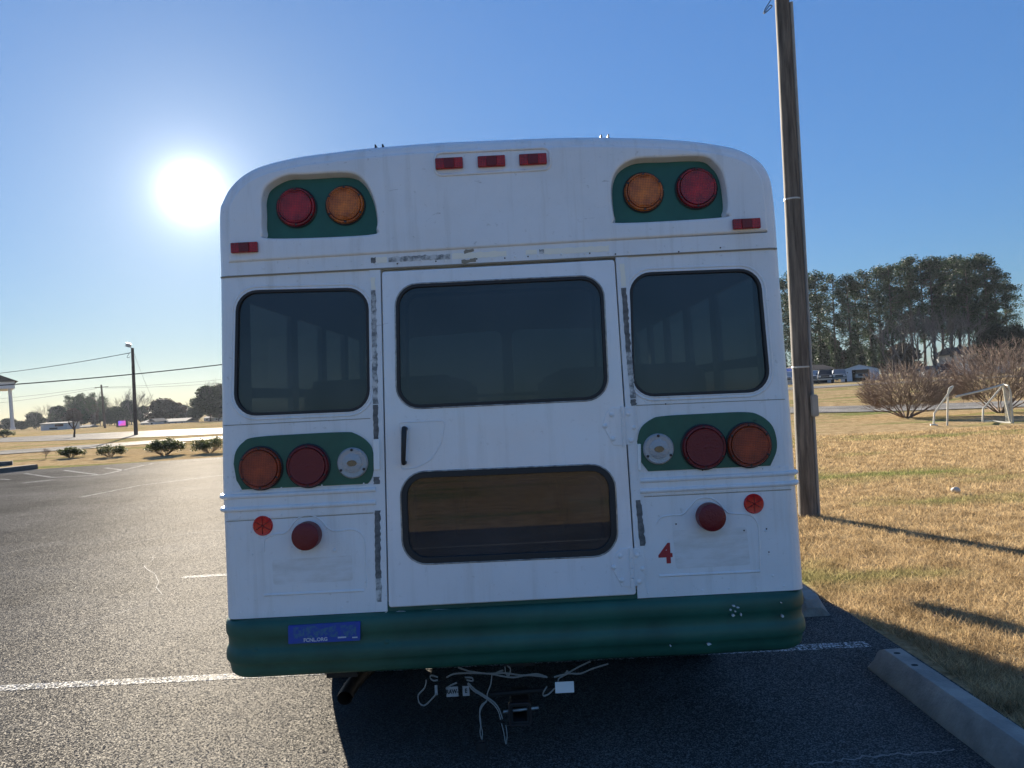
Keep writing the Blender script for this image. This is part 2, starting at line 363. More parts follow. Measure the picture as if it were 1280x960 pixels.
M['green'] = pbr('green_paint', (.020, .115, .080), .5, var=.35, vscale=4, coat=.0, bump=.12, bscale=7)
M['greenplate'] = pbr('green_plate', (.018, .12, .08), .42, var=.25, vscale=6)
M['rubber'] = pbr('black_rubber', (.02, .02, .021), .55)
M['tyre'] = pbr('tyre_rubber', (.018, .018, .018), .8, bump=.3, bscale=30)
M['under'] = pbr('underbody_black', (.022, .021, .02), .7, var=.5, vscale=8, bump=.3)
M['rust'] = pbr('exhaust_steel', (.07, .06, .055), .55, .5, col2=(.07, .045, .03), vscale=14)
M['chrome'] = pbr('worn_metal', (.52, .52, .50), .4, .7, col2=(.22, .22, .22), vscale=30)
M['tape'] = pbr('tape_residue', (.66, .66, .64), .7, col2=(.20, .21, .21), vscale=26, thr=(.42, .58), detail=10)
M['tapew'] = pbr('peeled_tape', (.95, .90, .76), .7, col2=(.55, .53, .46), vscale=16, thr=(.28, .36), detail=10)
M['tapeg'] = pbr('grey_adhesive', (.20, .20, .19), .8, col2=(.11, .11, .11), vscale=40, thr=(.4, .6), detail=8)
M['dust'] = pbr('dust_brown', (.30, .27, .21), .85)
def lensmat(name, c, c2, rough=.25, coat=.3, ribs=260):
    mt = bpy.data.materials.new(name); mt.use_nodes = True; nt = mt.node_tree; b = nt.nodes['Principled BSDF']
    tc = nd(nt, 'ShaderNodeTexCoord'); ln = nd(nt, 'ShaderNodeVectorMath', operation='LENGTH'); nt.links.new(tc.outputs['Object'], ln.inputs[0])
    w1 = nd(nt, 'ShaderNodeTexWave', bands_direction='Z'); w1.inputs['Scale'].default_value = ribs/6; nt.links.new(tc.outputs['Object'], w1.inputs['Vector'])
    w2 = nd(nt, 'ShaderNodeTexWave', bands_direction='X'); w2.inputs['Scale'].default_value = ribs/6; nt.links.new(tc.outputs['Object'], w2.inputs['Vector'])
    n = nd(nt, 'ShaderNodeTexNoise'); n.inputs['Scale'].default_value = 22; n.inputs['Detail'].default_value = 3; nt.links.new(tc.outputs['Object'], n.inputs[0])
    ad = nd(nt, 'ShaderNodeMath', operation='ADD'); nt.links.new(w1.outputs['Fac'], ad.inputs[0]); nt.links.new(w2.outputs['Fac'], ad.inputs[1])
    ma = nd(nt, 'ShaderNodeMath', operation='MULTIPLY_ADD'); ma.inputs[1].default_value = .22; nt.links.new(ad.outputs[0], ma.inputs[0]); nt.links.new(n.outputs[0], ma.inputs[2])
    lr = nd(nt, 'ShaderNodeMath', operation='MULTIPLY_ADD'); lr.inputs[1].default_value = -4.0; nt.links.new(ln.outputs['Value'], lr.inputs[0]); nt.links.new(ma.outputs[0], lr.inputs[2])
    cp = nd(nt, 'ShaderNodeValToRGB'); e = cp.color_ramp.elements; e[0].position = .25; e[0].color = (*c2, 1); e[1].position = .85; e[1].color = (*c, 1)  # brighter centre and rib bands painted in for light inside the lens
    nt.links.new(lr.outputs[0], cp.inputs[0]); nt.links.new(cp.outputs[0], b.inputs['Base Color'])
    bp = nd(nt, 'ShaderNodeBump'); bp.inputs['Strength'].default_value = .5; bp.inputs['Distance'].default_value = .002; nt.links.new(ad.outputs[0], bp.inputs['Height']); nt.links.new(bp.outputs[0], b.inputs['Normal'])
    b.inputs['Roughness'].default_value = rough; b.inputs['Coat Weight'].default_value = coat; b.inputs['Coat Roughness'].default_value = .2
    return mt
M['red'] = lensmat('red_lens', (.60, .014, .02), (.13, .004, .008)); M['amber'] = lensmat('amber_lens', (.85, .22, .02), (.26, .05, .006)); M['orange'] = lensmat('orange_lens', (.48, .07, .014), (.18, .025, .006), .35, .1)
M['darkred'] = pbr('dark_red_lens', (.16, .008, .012), .42, bump=.2, bscale=120)
M['brightred'] = pbr('red_reflector', (.60, .006, .012), .25, coat=.3)
M['clear'] = pbr('clear_lens', (.42, .43, .44), .15, coat=.7, bump=.4, bscale=140)
M['bulb'] = pbr('lamp_centre', (.12, .12, .12), .2, .8)
M['screw'] = pbr('screw_dark', (.06, .05, .05), .5, .6)
M['glass'] = glassmat('tinted_rear_glass', (.20, .22, .23), 1.5)
M['sideglass'] = glassmat('tinted_side_glass', (.42, .46, .47), 1.5)
M['interior'] = pbr('interior_grey', (.20, .20, .19), .7, var=.2)
M['floor'] = pbr('bus_floor', (.05, .05, .05), .8)
M['seat'] = pbr('vinyl_seat', (.035, .05, .05), .5, bump=.1)
M['num4'] = pbr('red_lettering', (.38, .03, .035), .5)
M['sticker'] = pbr('blue_sticker', (.012, .055, .42), .45, col2=(.015, .075, .30), vscale=20)
M['stickdark'] = pbr('faded_sticker_print', (.04, .16, .26), .5, col2=(.012, .055, .36), vscale=60, thr=(.4, .6))
M['stickw'] = pbr('sticker_lettering', (.55, .60, .66), .5)
M['wire'] = pbr('grey_cable', (.30, .30, .28), .5)
M['tagw'] = pbr('white_tag', (.90, .90, .88), .5)
M['plate'] = pbr('silver_label', (.45, .46, .46), .5, var=.3, vscale=30)
M['ink'] = pbr('black_ink', (.03, .03, .03), .6)
M['lawn'] = lawn_mat('dry_lawn', False); M['blade'] = lawn_mat('grass_blades', True)
M['asphalt'] = asphalt_mat('parking_asphalt', (.055, .054, .052), (.22, .21, .19), .007, .45, 185, .62)
M['asphalt2'] = asphalt_mat('road_asphalt', (.20, .19, .17), (.36, .34, .30), .02, .5, 30, .4)
M['line'] = asphalt_mat('worn_line_paint', (.10, .10, .095), (.75, .75, .72), .012, .5, 120, .5)
M['crack'] = pbr('crack_sealed_dust', (.30, .28, .25), .9, var=.3, coords='World')
M['conc'] = pbr('wheel_stop_concrete', (.36, .34, .30), .9, col2=(.22, .21, .19), vscale=6, bump=.35, bscale=70, detail=9)
M['hole'] = pbr('bolt_hole', (.01, .01, .01), .9)
M['kerb'] = pbr('kerb_concrete', (.15, .14, .12), .95, spec=.03, var=.3, vscale=3, bump=.2)
M['bark'] = pbr('bark', (.10, .075, .06), .9, var=.4, vscale=6, bump=.5, bscale=20)
M['pinebark'] = pbr('pine_bark', (.09, .07, .06), .9, var=.4, vscale=3)
M['twig'] = pbr('bare_twigs', (.24, .175, .135), .85, var=.3, vscale=8)
M['twigg'] = pbr('grey_twigs', (.12, .105, .095), .85, var=.3, vscale=3)
M['pine'] = leafmat('pine_needles', (.010, .022, .010), (.040, .070, .026), 1.2, .25)
M['leafd'] = leafmat('dark_evergreen_leaves', (.012, .02, .012), (.045, .06, .03), .5, .3)
M['leafb'] = leafmat('brown_winter_leaves', (.03, .022, .015), (.09, .06, .04), .5, .3)
M['shrubleaf'] = leafmat('shrub_leaves', (.02, .035, .014), (.11, .12, .05), 4, .4)
def woodmat():
    mt = bpy.data.materials.new('weathered_pole_wood'); mt.use_nodes = True; nt = mt.node_tree; b = nt.nodes['Principled BSDF']
    tc = nd(nt, 'ShaderNodeTexCoord'); mp = nd(nt, 'ShaderNodeMapping'); mp.inputs['Scale'].default_value = (1, 1, .07); nt.links.new(tc.outputs['Object'], mp.inputs[0])
    n = nd(nt, 'ShaderNodeTexNoise'); n.inputs['Scale'].default_value = 26; n.inputs['Detail'].default_value = 9; n.inputs['Roughness'].default_value = .65; nt.links.new(mp.outputs[0], n.inputs[0])
    n2 = nd(nt, 'ShaderNodeTexNoise'); n2.inputs['Scale'].default_value = 2.2; n2.inputs['Detail'].default_value = 4; n2.inputs['Distortion'].default_value = 1.2; nt.links.new(mp.outputs[0], n2.inputs[0])
    cp = nd(nt, 'ShaderNodeValToRGB'); e = cp.color_ramp.elements; e[0].position = .32; e[0].color = (.04, .035, .03, 1); e[1].position = .66; e[1].color = (.19, .165, .135, 1)
    nt.links.new(n.outputs[0], cp.inputs[0])
    mr = nd(nt, 'ShaderNodeMapRange'); mr.inputs[1].default_value = .35; mr.inputs[2].default_value = .65; mr.inputs[3].default_value = .6; mr.inputs[4].default_value = 1.15; nt.links.new(n2.outputs[0], mr.inputs[0])
    hs = nd(nt, 'ShaderNodeHueSaturation'); nt.links.new(mr.outputs[0], hs.inputs['Value']); nt.links.new(cp.outputs[0], hs.inputs['Color']); nt.links.new(hs.outputs[0], b.inputs['Base Color'])
    bp = nd(nt, 'ShaderNodeBump'); bp.inputs['Strength'].default_value = .7; bp.inputs['Distance'].default_value = .01; nt.links.new(n.outputs[0], bp.inputs['Height']); nt.links.new(bp.outputs[0], b.inputs['Normal'])
    b.inputs['Roughness'].default_value = .85; return mt
M['wood'] = woodmat()
M['conduit'] = pbr('grey_conduit', (.30, .30, .28), .6, var=.2, vscale=5)
M['steel'] = pbr('galvanised_steel', (.40, .40, .38), .45, .5)
M['pvc'] = pbr('cream_pipe', (.66, .62, .50), .5, var=.2)
M['net'] = pbr('goal_net', (.5, .5, .46), .8)
M['brick'] = pbr('dark_brick', (.12, .06, .045), .9, var=.3, vscale=20)
M['trim'] = pbr('white_trim', (.72, .71, .68), .6, spec=.04, var=.1)
M['roofdark'] = pbr('shingle_roof', (.09, .08, .075), .9, spec=.04, var=.3, vscale=10)
M['rooflight'] = pbr('pale_metal_roof', (.13, .13, .13), .9, .0, spec=.04, var=.2, vscale=8)
M['siding'] = pbr('white_siding', (.50, .52, .54), .6, spec=.04, var=.15, vscale=5)
M['metalshed'] = pbr('white_metal_siding', (.62, .68, .74), .45, .1, spec=.04, var=.12, vscale=4)
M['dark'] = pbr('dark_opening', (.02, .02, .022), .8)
M['winglass'] = pbr('window_glass', (.03, .035, .04), .35, spec=.2)
M['silver'] = pbr('silver_car_paint', (.22, .23, .24), .5, .2, spec=.04)
M['navy'] = pbr('dark_car_paint', (.03, .04, .05), .6, spec=.1)
M['carwhite'] = pbr('white_car_paint', (.36, .38, .40), .6, spec=.04)
M['blueroof'] = pbr('blue_roof', (.02, .08, .35), .5)
M['headlamp'] = pbr('headlamp_glass', (.75, .75, .72), .15)
M['rock'] = pbr('pale_stone', (.62, .57, .48), .9, var=.3, vscale=12, bump=.3)
M['leaflitter'] = pbr('dead_leaf', (.13, .07, .035), .8)
M['cable'] = pbr('power_cable', (.03, .03, .03), .6)
def screenmat():
    mt = bpy.data.materials.new('lit_sign_screen'); mt.use_nodes = True; nt = mt.node_tree; b = nt.nodes['Principled BSDF']
    tc = nd(nt, 'ShaderNodeTexCoord'); sx = nd(nt, 'ShaderNodeSeparateXYZ'); nt.links.new(tc.outputs['Object'], sx.inputs[0])
    n = nd(nt, 'ShaderNodeTexNoise'); n.inputs['Scale'].default_value = .9; nt.links.new(tc.outputs['Object'], n.inputs[0])
    a = nd(nt, 'ShaderNodeMath', operation='MULTIPLY_ADD'); a.inputs[1].default_value = .22; nt.links.new(sx.outputs[0], a.inputs[0]); nt.links.new(n.outputs[0], a.inputs[2])
    cp = nd(nt, 'ShaderNodeValToRGB'); e = cp.color_ramp.elements; e[0].position = .3; e[0].color = (.25, .12, 1, 1); e[1].position = .75; e[1].color = (.9, .10, .22, 1)
    nt.links.new(a.outputs[0], cp.inputs[0]); nt.links.new(cp.outputs[0], b.inputs['Emission Color']); b.inputs['Emission Strength'].default_value = .28
    b.inputs['Base Color'].default_value = (.02, .02, .02, 1); return mt
M['screen'] = screenmat()

# ------------------------------------------------------------------ ground
def axis(lo, hi, fine0, fine1, f, c):
    a = []; x = lo
    while x < hi:
        a.append(x); d = 0 if fine0 <= x <= fine1 else min(abs(x-fine0), abs(x-fine1))
        x += max(f, min(c, f+d*.09))
    a.append(hi); return a
gx = axis(-1500, 1500, -6, 14, 1.0, 80); gy = axis(-150, 1600, 0, 75, 1.0, 80)
vs = [(x, y, tz(x, y)) for y in gy for x in gx]; nx = len(gx)
fs = [(j*nx+i, j*nx+i+1, (j+1)*nx+i+1, (j+1)*nx+i) for j in range(len(gy)-1) for i in range(nx-1)]
tag(mk('ground', vs, fs, M['lawn'], sharp=0, origin=(0,0,0)), kind='structure')
LOTX = 2.25
def sheet(name, pts, z, mat, kind='structure', n=1):
    return tag(mk(name, [(p[0], p[1], z) for p in pts], [tuple(range(len(pts)))], mat, smooth=False, origin=(0,0,0)), kind=kind)
lotL = gp(0, 590); lotR = gp(279, 571)
e = (lotR-lotL); far = lotL - e*6; near = lotR + e*.2
sheet('parking_lot', [(-60, -5.5), (LOTX, -5.5), (LOTX, 29), (-2, 29), (near.x, min(near.y, 29)), (far.x, max(far.y, 2)), (-60, 5)][::1], .004, M['asphalt'])
def ribbon(name, ctr, wd, mat, dz=.03, kind='structure'):
    P = cr([(a, b, 0) for a, b in ctr], n=14); vs = []; fs = []; NW = 5
    for i, p in enumerate(P):
        t = (P[min(i+1, len(P)-1)]-P[max(i-1, 0)]).normalized(); nn = Vector((-t.y, t.x, 0))
        w_ = wd[0]+(wd[1]-wd[0])*i/(len(P)-1)
        for k in range(NW):
            q = p+nn*w_*(k/(NW-1)-.5); vs.append((q.x, q.y, tz(q.x, q.y)+dz))
    fs = [(i*NW+k, i*NW+k+1, (i+1)*NW+k+1, (i+1)*NW+k) for i in range(len(P)-1) for k in range(NW-1)]
    return tag(mk(name, vs, fs, mat, sharp=0, origin=(0,0,0)), kind=kind)
ribbon('road', [(-90, 28), (-45, 35), (-27, 39.5), (-18.5, 46), (-6, 47), (8, 40), (16, 34.5), (24, 32), (40, 31), (90, 34)], (8, 3.2), M['asphalt2'])
ribbon('far_road', [(-220, 70), (-90, 80), (-48, 78), (-27, 66), (-8, 62), (10, 66), (26, 69.5), (50, 72), (120, 84)], (26, 6), M['asphalt2'])
# parking lines
def gline(name, a, b, wd=.10, z=.0055, mat='line', label=None):
    a = Vector((a[0], a[1], 0)); b = Vector((b[0], b[1], 0)); d = (b-a).normalized(); n = Vector((-d.y, d.x, 0))*wd/2
    k = max(2, int((b-a).length/.5)); vs = []; 
    for i in range(k+1):
        p = a+(b-a)*i/k; vs += [(*(p+n).xy, z), (*(p-n).xy, z)]
    fs = [(2*i, 2*i+1, 2*i+3, 2*i+2) for i in range(k)]
    return tag(mk(name, vs, fs, M[mat], smooth=False, origin=(0,0,0)), kind='structure')
def p2(px, py): q = gp(px, py); return (q.x, q.y)
gl1 = p2(0, 861); gr1 = p2(1085, 806)
gline('parking_line', (gl1[0]-.3, gl1[1]), gr1, .10)
q = p2(228, 722); gline('parking_line', q, (1.9, q[1]+.06), .10)
for yy in (1.9, -.9, -3.7, 10.35, 13.2, 16.0, 18.8): gline('parking_line', (-3.3, yy), (1.9, yy+.05), .10)
for a, b in (((80,588),(126,594)), ((126,594),(192,579)), ((131,585),(157,588)), ((31,592),(66,597)), ((66,597),(126,594)), ((28,604),(66,600)), ((192,579),(279,573)), ((165,583),(192,580)), ((0,599),(12,600))):
    gline('parking_line', p2(*a), p2(*b), .11)
for a, b in (((175,607),(280,594)), ((100,622),(180,606))): gline('parking_line', p2(*a), p2(*b), .07)
# concrete kerb lines at the far side of the lot
ks = [p2(0, 589), p2(60, 584), p2(279, 569)]
# crack across the stall
cp_ = [p2(1010, 955), p2(1045, 953), p2(1075, 948), p2(1100, 946), p2(1130, 944), p2(1165, 942), p2(1195, 940)]
mb = MB(); P = []
for i, p in enumerate(cr([(a, b, 0) for a, b in cp_], n=6)): P.append(p+Vector((random.uniform(-.005, .005), random.uniform(-.015, .015), .0060)))
for i in range(len(P)-1):
    w_ = random.uniform(.002, .008); mb.add([P[i]+Vector((0, w_, 0)), P[i]-Vector((0, w_, 0)), P[i+1]-Vector((0, .006, 0)), P[i+1]+Vector((0, .006, 0))], [(0,1,2,3)])
for _c in range(6):
    x0_, y0_, a_ = [(-9, 7, .3), (-14, 12, -.2), (-5, 9.5, .9), (-6, 14, .1), (-11, 18, .25), (-3.6, 5.6, 1.2)][_c]; p = Vector((x0_, y0_, .0060)); q_ = []
    for i in range(40):
        a_ += random.gauss(0, .16); p = p+Vector((math.cos(a_), math.sin(a_), 0))*.12; q_.append(p.copy())
    for i in range(39):
        w_ = random.uniform(.003, .009); mb.add([q_[i]+Vector((0, w_, 0)), q_[i]-Vector((0, w_, 0)), q_[i+1]-Vector((0, .006, 0)), q_[i+1]+Vector((0, .006, 0))], [(0,1,2,3)])
tag(mb.build('asphalt_crack', M['crack'], smooth=False, origin=(0,0,0)), kind='structure')

# ------------------------------------------------------------------ the bus
LEAN = R(1.5); YR = 3.24
def P(u, v, w=0): return Vector((u, YR + v*math.sin(LEAN) - w*math.cos(LEAN), v*math.cos(LEAN) + w*math.sin(LEAN)))
NR = Vector((0, -math.cos(LEAN), math.sin(LEAN)))
def uv(px, py):
    d = ray(px, py); o = P(0, 0); t = (o-CAM).dot(NR)/d.dot(NR); q = CAM+d*t
    return Vector((q.x, (q.z)/math.cos(LEAN)))
def uvs(l): return [uv(*p) for p in l]
SC = YR/F_PX
bus = empty('school_bus', (-.04, 5.6, 0), 'white short school bus with green bumper and tinted rear windows, parked across the stalls', 'bus')
CX = -.04; HW = 1.21
outl_px = [(283.7,764),(282,690),(280,640),(278.5,600),(277,450),(276,345),(274.8,300),(274.6,262),(278,250),(288,234),(305,217.5),(330,205),(372.5,194.5),(417.5,188.3),(462.5,183),(541,176.6),(620,173),(700,170),(767,170),(839,173),(889,179),(920,186.5),(945,201.5),(957.5,219),(962,244),(965,275),(967.5,311),(974,400),(983,507),(987,560),(990,605),(996,685),(998,735)]
OUT = [uv(*p) for p in outl_px]
OUT = [Vector((p.x+(-.016 if p.x < CX else .030)*min(1, abs(p.x-CX)/1.0), p.y+(.008 if p.y > 2.6 else 0))) for p in OUT]
OUT = [p for p in OUT if p.y > .80]
OUT = [Vector((OUT[0].x, .745))]+OUT+[Vector((OUT[-1].x, .745))]
OUT = [Vector((p.x, p.y)) for p in cr([(p.x, p.y, 0) for p in OUT], n=4)]
RR = .055
def ring(inset, w=None, y=None):
    o = offs(OUT, -inset, closed=False)
    if y is None: return [P(p.x, p.y, w) for p in o], o
    return [Vector((p.x, y, p.y*math.cos(LEAN))) for p in o], o
rings = []
r0, R0uv = ring(RR, 0.0)
for k in range(0, 7):
    ph = math.pi/2*k/6
    rings.append(ring(RR*(1-math.sin(ph)), -RR*(1-math.cos(ph)))[0])
nv = len(OUT)
YF = 7.6
# corner roll and roof/side skins
WZ0, WZ1 = 1.42, 2.14
vs = [v for r in rings for v in r]
fs = [(i*nv+j, i*nv+j+1, (i+1)*nv+j+1, (i+1)*nv+j) for i in range(6) for j in range(nv-1)]
mk('corner_skin', vs, fs, M['white'], bus, sharp=60)
ys = [None, 3.62, 4.42, 5.22, 6.02, 6.82, YF]
edge = rings[-1]
def skin(name, sel, y0, y1, mat, th=.03, par=bus):
    # strip of the outline between indices, from y0 to y1
    vs = []; 
    for j in sel:
        a = edge[j].copy()
        if y0 is not None: a.y = y0
        b = edge[j].copy(); b.y = y1; vs += [a, b]
    k = len(sel); 
    # inner skin
    inn = offs([(edge[j].x, edge[j].z) for j in sel], -th, closed=False)
    for j in range(k):
        vs += [Vector((inn[j].x, vs[2*j].y, inn[j].y)), Vector((inn[j].x, vs[2*j+1].y, inn[j].y))]
    fs = []
    for j in range(k-1):
        fs.append((2*j, 2*j+1, 2*j+3, 2*j+2)); o = 2*k; fs.append((o+2*j, o+2*j+2, o+2*j+3, o+2*j+1))
        fs.append((2*j, 2*j+2, o+2*j+2, o+2*j)); fs.append((2*j+1, o+2*j+1, o+2*j+3, 2*j+3))
    o = 2*k
    fs.append((0, o, o+1, 1)); fs.append((2*k-2, 2*k-1, o+2*k-1, o+2*k-2))
    return mk(name, vs, fs, mat, par)
half = nv//2
Lz = [j for j in range(nv) if edge[j].z <= WZ0 and j < half]; Rz = [j for j in range(nv) if edge[j].z <= WZ0 and j > half]
Ro = [j for j in range(nv) if edge[j].z >= WZ1-.05]
Lw = [j for j in range(max(Lz), min(Ro)+1)]; Rw = [j for j in range(max(Ro), min(Rz)+1)]
skin('side_panel', Lz, None, YF, M['white']); skin('side_panel', Rz, None, YF, M['white']); skin('roof', Ro, None, YF, M['white'])
PIL = [(None, 3.62)]+[(y-.06, y+.06) for y in (4.36, 5.04, 5.72, 6.40, 7.08)]+[(7.5, YF)]
for (a, b) in PIL:
    skin('window_pillar', Lw, a, b, M['white']); skin('window_pillar', Rw, a, b, M['white'])
for k in range(len(PIL)-1):
    y0, y1 = PIL[k][1], PIL[k+1][0]
    for sel in (Lw, Rw):
        a, b = edge[sel[0]], edge[sel[-1]]; inn = .012 if a.x < 0 else -.012
        g = MB().add([(a.x+inn, y0, a.z), (a.x+inn, y1, a.z), (b.x+inn, y1, b.z), (b.x+inn, y0, b.z)], [(0,1,2,3)]).build('side_window', M['sideglass'], bus, smooth=False)
        zm = (a.z+b.z)/2-.03
        MB().box(((a.x+b.x)/2+inn, (y0+y1)/2, zm), (.03, y1-y0, .05)).build('window_bar', M['rubber'], g)
# rear skins
bot = .745
seamL = uv(276, 345); seamR = uv(967, 312); VS = (seamL.y+seamR.y)/2
xl0, xl1 = uv(462, 450).x, uv(478, 450).x       # left post
xr0, xr1 = uv(770, 450).x, uv(786, 450).x       # right post (top)
def vx(px, py, v):                               # x on the plane where the line through px would be at height v
    return uv(px, py).x
R0 = R0uv
leftedge = [p for p in R0[:half] if bot <= p.y < VS-.002]; rightedge = [p for p in R0[half:] if bot <= p.y < VS-.002]
WB = dict(
  lw=rquad(uvs([(296,364),(460,360),(462,513),(293,520)]), .092),
  rw=rquad(uvs([(787,342),(949,336),(963,489),(791,496)]), .092),
  dw=rquad(uvs([(496,358),(752,346),(759,498),(498,510)]), .092),
  dl=rquad(uvs([(502,592),(766,581),(771,692),(506,704)]), .10))
lpost_t, lpost_b = uv(477, 342), uv(485.5, 757)
rpost_t, rpost_b = uv(768.5, 328), uv(795.5, 743)
lpi_t, lpi_b = uv(462, 343), uv(469, 757); rpi_t, rpi_b = uv(785, 327), uv(808, 742)
plate('rear_panel', [[Vector((leftedge[0].x, bot))]+leftedge+[Vector((leftedge[-1].x, VS)), Vector((lpi_t.x, VS)), Vector((lpi_b.x, bot))], WB['lw']], P, -.025, 0, M['white'], bus, 0)
plate('rear_panel', [[Vector((rpi_t.x, VS))]+[Vector((rightedge[0].x, VS))]+rightedge+[Vector((rightedge[-1].x, bot)), Vector((rpi_b.x, bot))], WB['rw']], P, -.025, 0, M['white'], bus, 0)
plate('door_post', [[(lpi_t.x, VS), (lpost_t.x-.004, VS), (lpost_b.x-.004, bot), (lpi_b.x, bot)]], P, -.03, .004, M['white'], bus, .002)
plate('door_post', [[(rpost_t.x+.004, VS), (rpi_t.x, VS), (rpi_b.x, bot), (rpost_b.x+.004, bot)]], P, -.03, .004, M['white'], bus, .002)
door = plate('emergency_door', [rquad([(lpost_t.x+.002, VS-.014), (rpost_t.x-.002, VS-.014), (rpost_b.x-.002, uv(640, 751).y), (lpost_b.x+.002, uv(640, 751).y)], .012, 3), WB['dw'], WB['dl']], P, -.025, .010, M['door'], bus, .006)
plate('door_sill', [[(lpost_b.x-.01, uv(640,752).y), (rpost_b.x+.01, uv(640,752).y), (rpost_b.x+.01, .6), (lpost_b.x-.01, .6)]], P, -.03, -.004, M['green'], bus, 0)
plate('header_band', [[(leftedge[-1].x, VS+.002), (rightedge[0].x, VS+.002), (rightedge[0].x, VS+.07), (leftedge[-1].x, VS+.07)]], P, -.03, .006, M['white'], bus, .002)
mb = MB(); mb.tube([P(leftedge[-1].x-.04, VS, -.01), P(leftedge[-1].x, VS, .003), P(rightedge[0].x, VS, .003), P(rightedge[0].x+.04, VS, -.01)], .0045, 6); mb.build('drip_seam', M['dust'], bus)
# rear cap with lamp pockets
LP = [(329,268),(329,248),(336,233),(358,221),(385,219.5),(434,217.5),(454,226),(466,245.6),(471.5,268),(471,285),(461,294),(341.5,298.5),(330,290.6)]
RP = [(764,241),(767,222),(776,209),(795,200),(830,198.2),(876,197),(892,205),(903,222),(908,253),(906,267),(898,272.5),(779,279),(768,273)]
pk = {}
for k_, l in (('L', LP), ('R', RP)): pk[k_] = [Vector((p.x, p.y)) for p in cr([(p.x, p.y, 0) for p in uvs(l)], True, 5)]
capv = VS+.052
capl = []
for p in R0:
    if p.y >= capv and (not capl or (p-capl[-1]).length > .03): capl.append(p)
capl[-1] = [p for p in R0 if p.y >= capv][-1]
cap = plate('rear_cap', [capl, pk['L'], pk['R']], P, -.03, .016, M['white'], bus, .012, 4)
for k_ in 'LR':
    lp = pk[k_]; n = len(lp); vs = []; fs = []
    for (w_, i_) in ((.012, -.002), (-.032, .008)):
        vs += [P(p.x, p.y, w_) for p in ins(lp, i_)]
    fs = [(j, (j+1) % n, n+(j+1) % n, n+j) for j in range(n)]
    mk('pocket_wall', vs, fs, M['white'], bus)
    plate('lamp_plate', [ins(lp, -.01)], P, -.045, -.030, M['greenplate'], bus, 0)
def lamp(name, px, py, rpx, mat, base, depth=.02, style='ring', par=bus, wob=0):
    c = uv(px, py); r = rpx*SC*1.0
    if base < -.02: c = uv(px, py); d = ray(px, py); o = P(0,0,base); t = (o-CAM).dot(NR)/d.dot(NR); q = CAM+d*t; c = Vector((q.x, (q-P(0,0,base)).dot(Vector((0, math.sin(LEAN), math.cos(LEAN))))))
    org = P(c.x, c.y, base); prof = [(r, 0), (r, depth*.5), (r*.95, depth*.75)]
    if style == 'ring':
        prof += [(r*.88, depth*.78), (r*.86, depth*.62)]
        for k in range(7): a = .84-.11*k; prof += [(r*a, depth*(.95+.05*k/7)), (r*(a-.05), depth*(.88+.06*k/7))]
        prof += [(r*.05, depth*1.02)]
    elif style == 'flat': prof += [(r*.9, depth), (r*.86, depth*.97), (r*.3, depth*1.0), (.001, depth)]
    l = MB().lathe(org, NR, (1,0,0), prof, 40).build(name, M[mat], par, sharp=50)
    if style == 'ring':
        for k in range(6):
            s = MB(); th = R(60*k+30); s.lathe(P(c.x+math.cos(th)*r*.92, c.y+math.sin(th)*r*.92, base+depth*.7), NR, (1,0,0), [(.005, 0), (.005, .004), (.002, .005)], 8).build('lens_screw', M['screw'], l)
        MB().lathe(P(c.x, c.y, base-.004), NR, (1,0,0), [(r*1.06, 0), (r*1.06, .01), (r*1.0, .014)], 40).build('lamp_gasket', M['rubber'], l)
    return l, c, r
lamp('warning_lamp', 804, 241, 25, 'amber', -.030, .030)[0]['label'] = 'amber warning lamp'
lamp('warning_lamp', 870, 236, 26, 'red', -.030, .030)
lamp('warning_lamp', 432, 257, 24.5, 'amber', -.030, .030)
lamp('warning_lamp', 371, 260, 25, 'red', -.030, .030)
# tail lamp clusters
CL = [(292.5,580),(295,565),(304,553),(319,546.5),(375,542.5),(431,540),(444,542),(457.5,550),(466,562),(468,582),(465,597),(460,604.5)]
CR_ = [(796,552),(801,535),(814,524),(829,520),(880,517),(930,515),(949,519),(964,531),(970,547.5),(970,564),(962.5,582)]
def smooth_open(l, extra): return [Vector((p.x, p.y)) for p in cr([(p.x, p.y, 0) for p in uvs(l)], False, 5)]+uvs(extra)
plate('lamp_backplate', [smooth_open(CL, [(303,612),(296,600)])], P, -.002, .006, M['greenplate'], bus, .001)
plate('lamp_backplate', [smooth_open(CR_, [(810,589),(801,577)])], P, -.002, .006, M['greenplate'], bus, .001)
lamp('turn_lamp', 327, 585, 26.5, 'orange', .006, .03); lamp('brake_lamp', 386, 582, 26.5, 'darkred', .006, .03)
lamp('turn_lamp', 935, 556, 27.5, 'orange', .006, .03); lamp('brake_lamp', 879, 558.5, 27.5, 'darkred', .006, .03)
for (px, py) in ((441.5, 578.5), (822.5, 561)):
    l, c, r = lamp('reversing_lamp', px, py, 19.5, 'clear', .006, .016, 'flat')
    MB().lathe(P(c.x, c.y, .019), NR, (1,0,0), [(r*.62, 0), (r*.62, .006), (r*.56, .008), (.001, .009)], 32).build('inner_lens', M['clear'], l)
    e_ = [(c.x+math.cos(t/12*2*math.pi)*r*.32, c.y+math.sin(t/12*2*math.pi)*r*.2) for t in range(12)]
    plate('bulb_slot', [e_], P, .0275, .030, M['bulb'], l, 0)
    for k in range(3):
        s = MB(); th = R(90+120*k); s.lathe(P(c.x+math.cos(th)*r*.85, c.y+math.sin(th)*r*.85, .02), NR, (1,0,0), [(.006, 0), (.006, .005), (.003, .006)], 8).build('lens_screw', M['screw'], l)
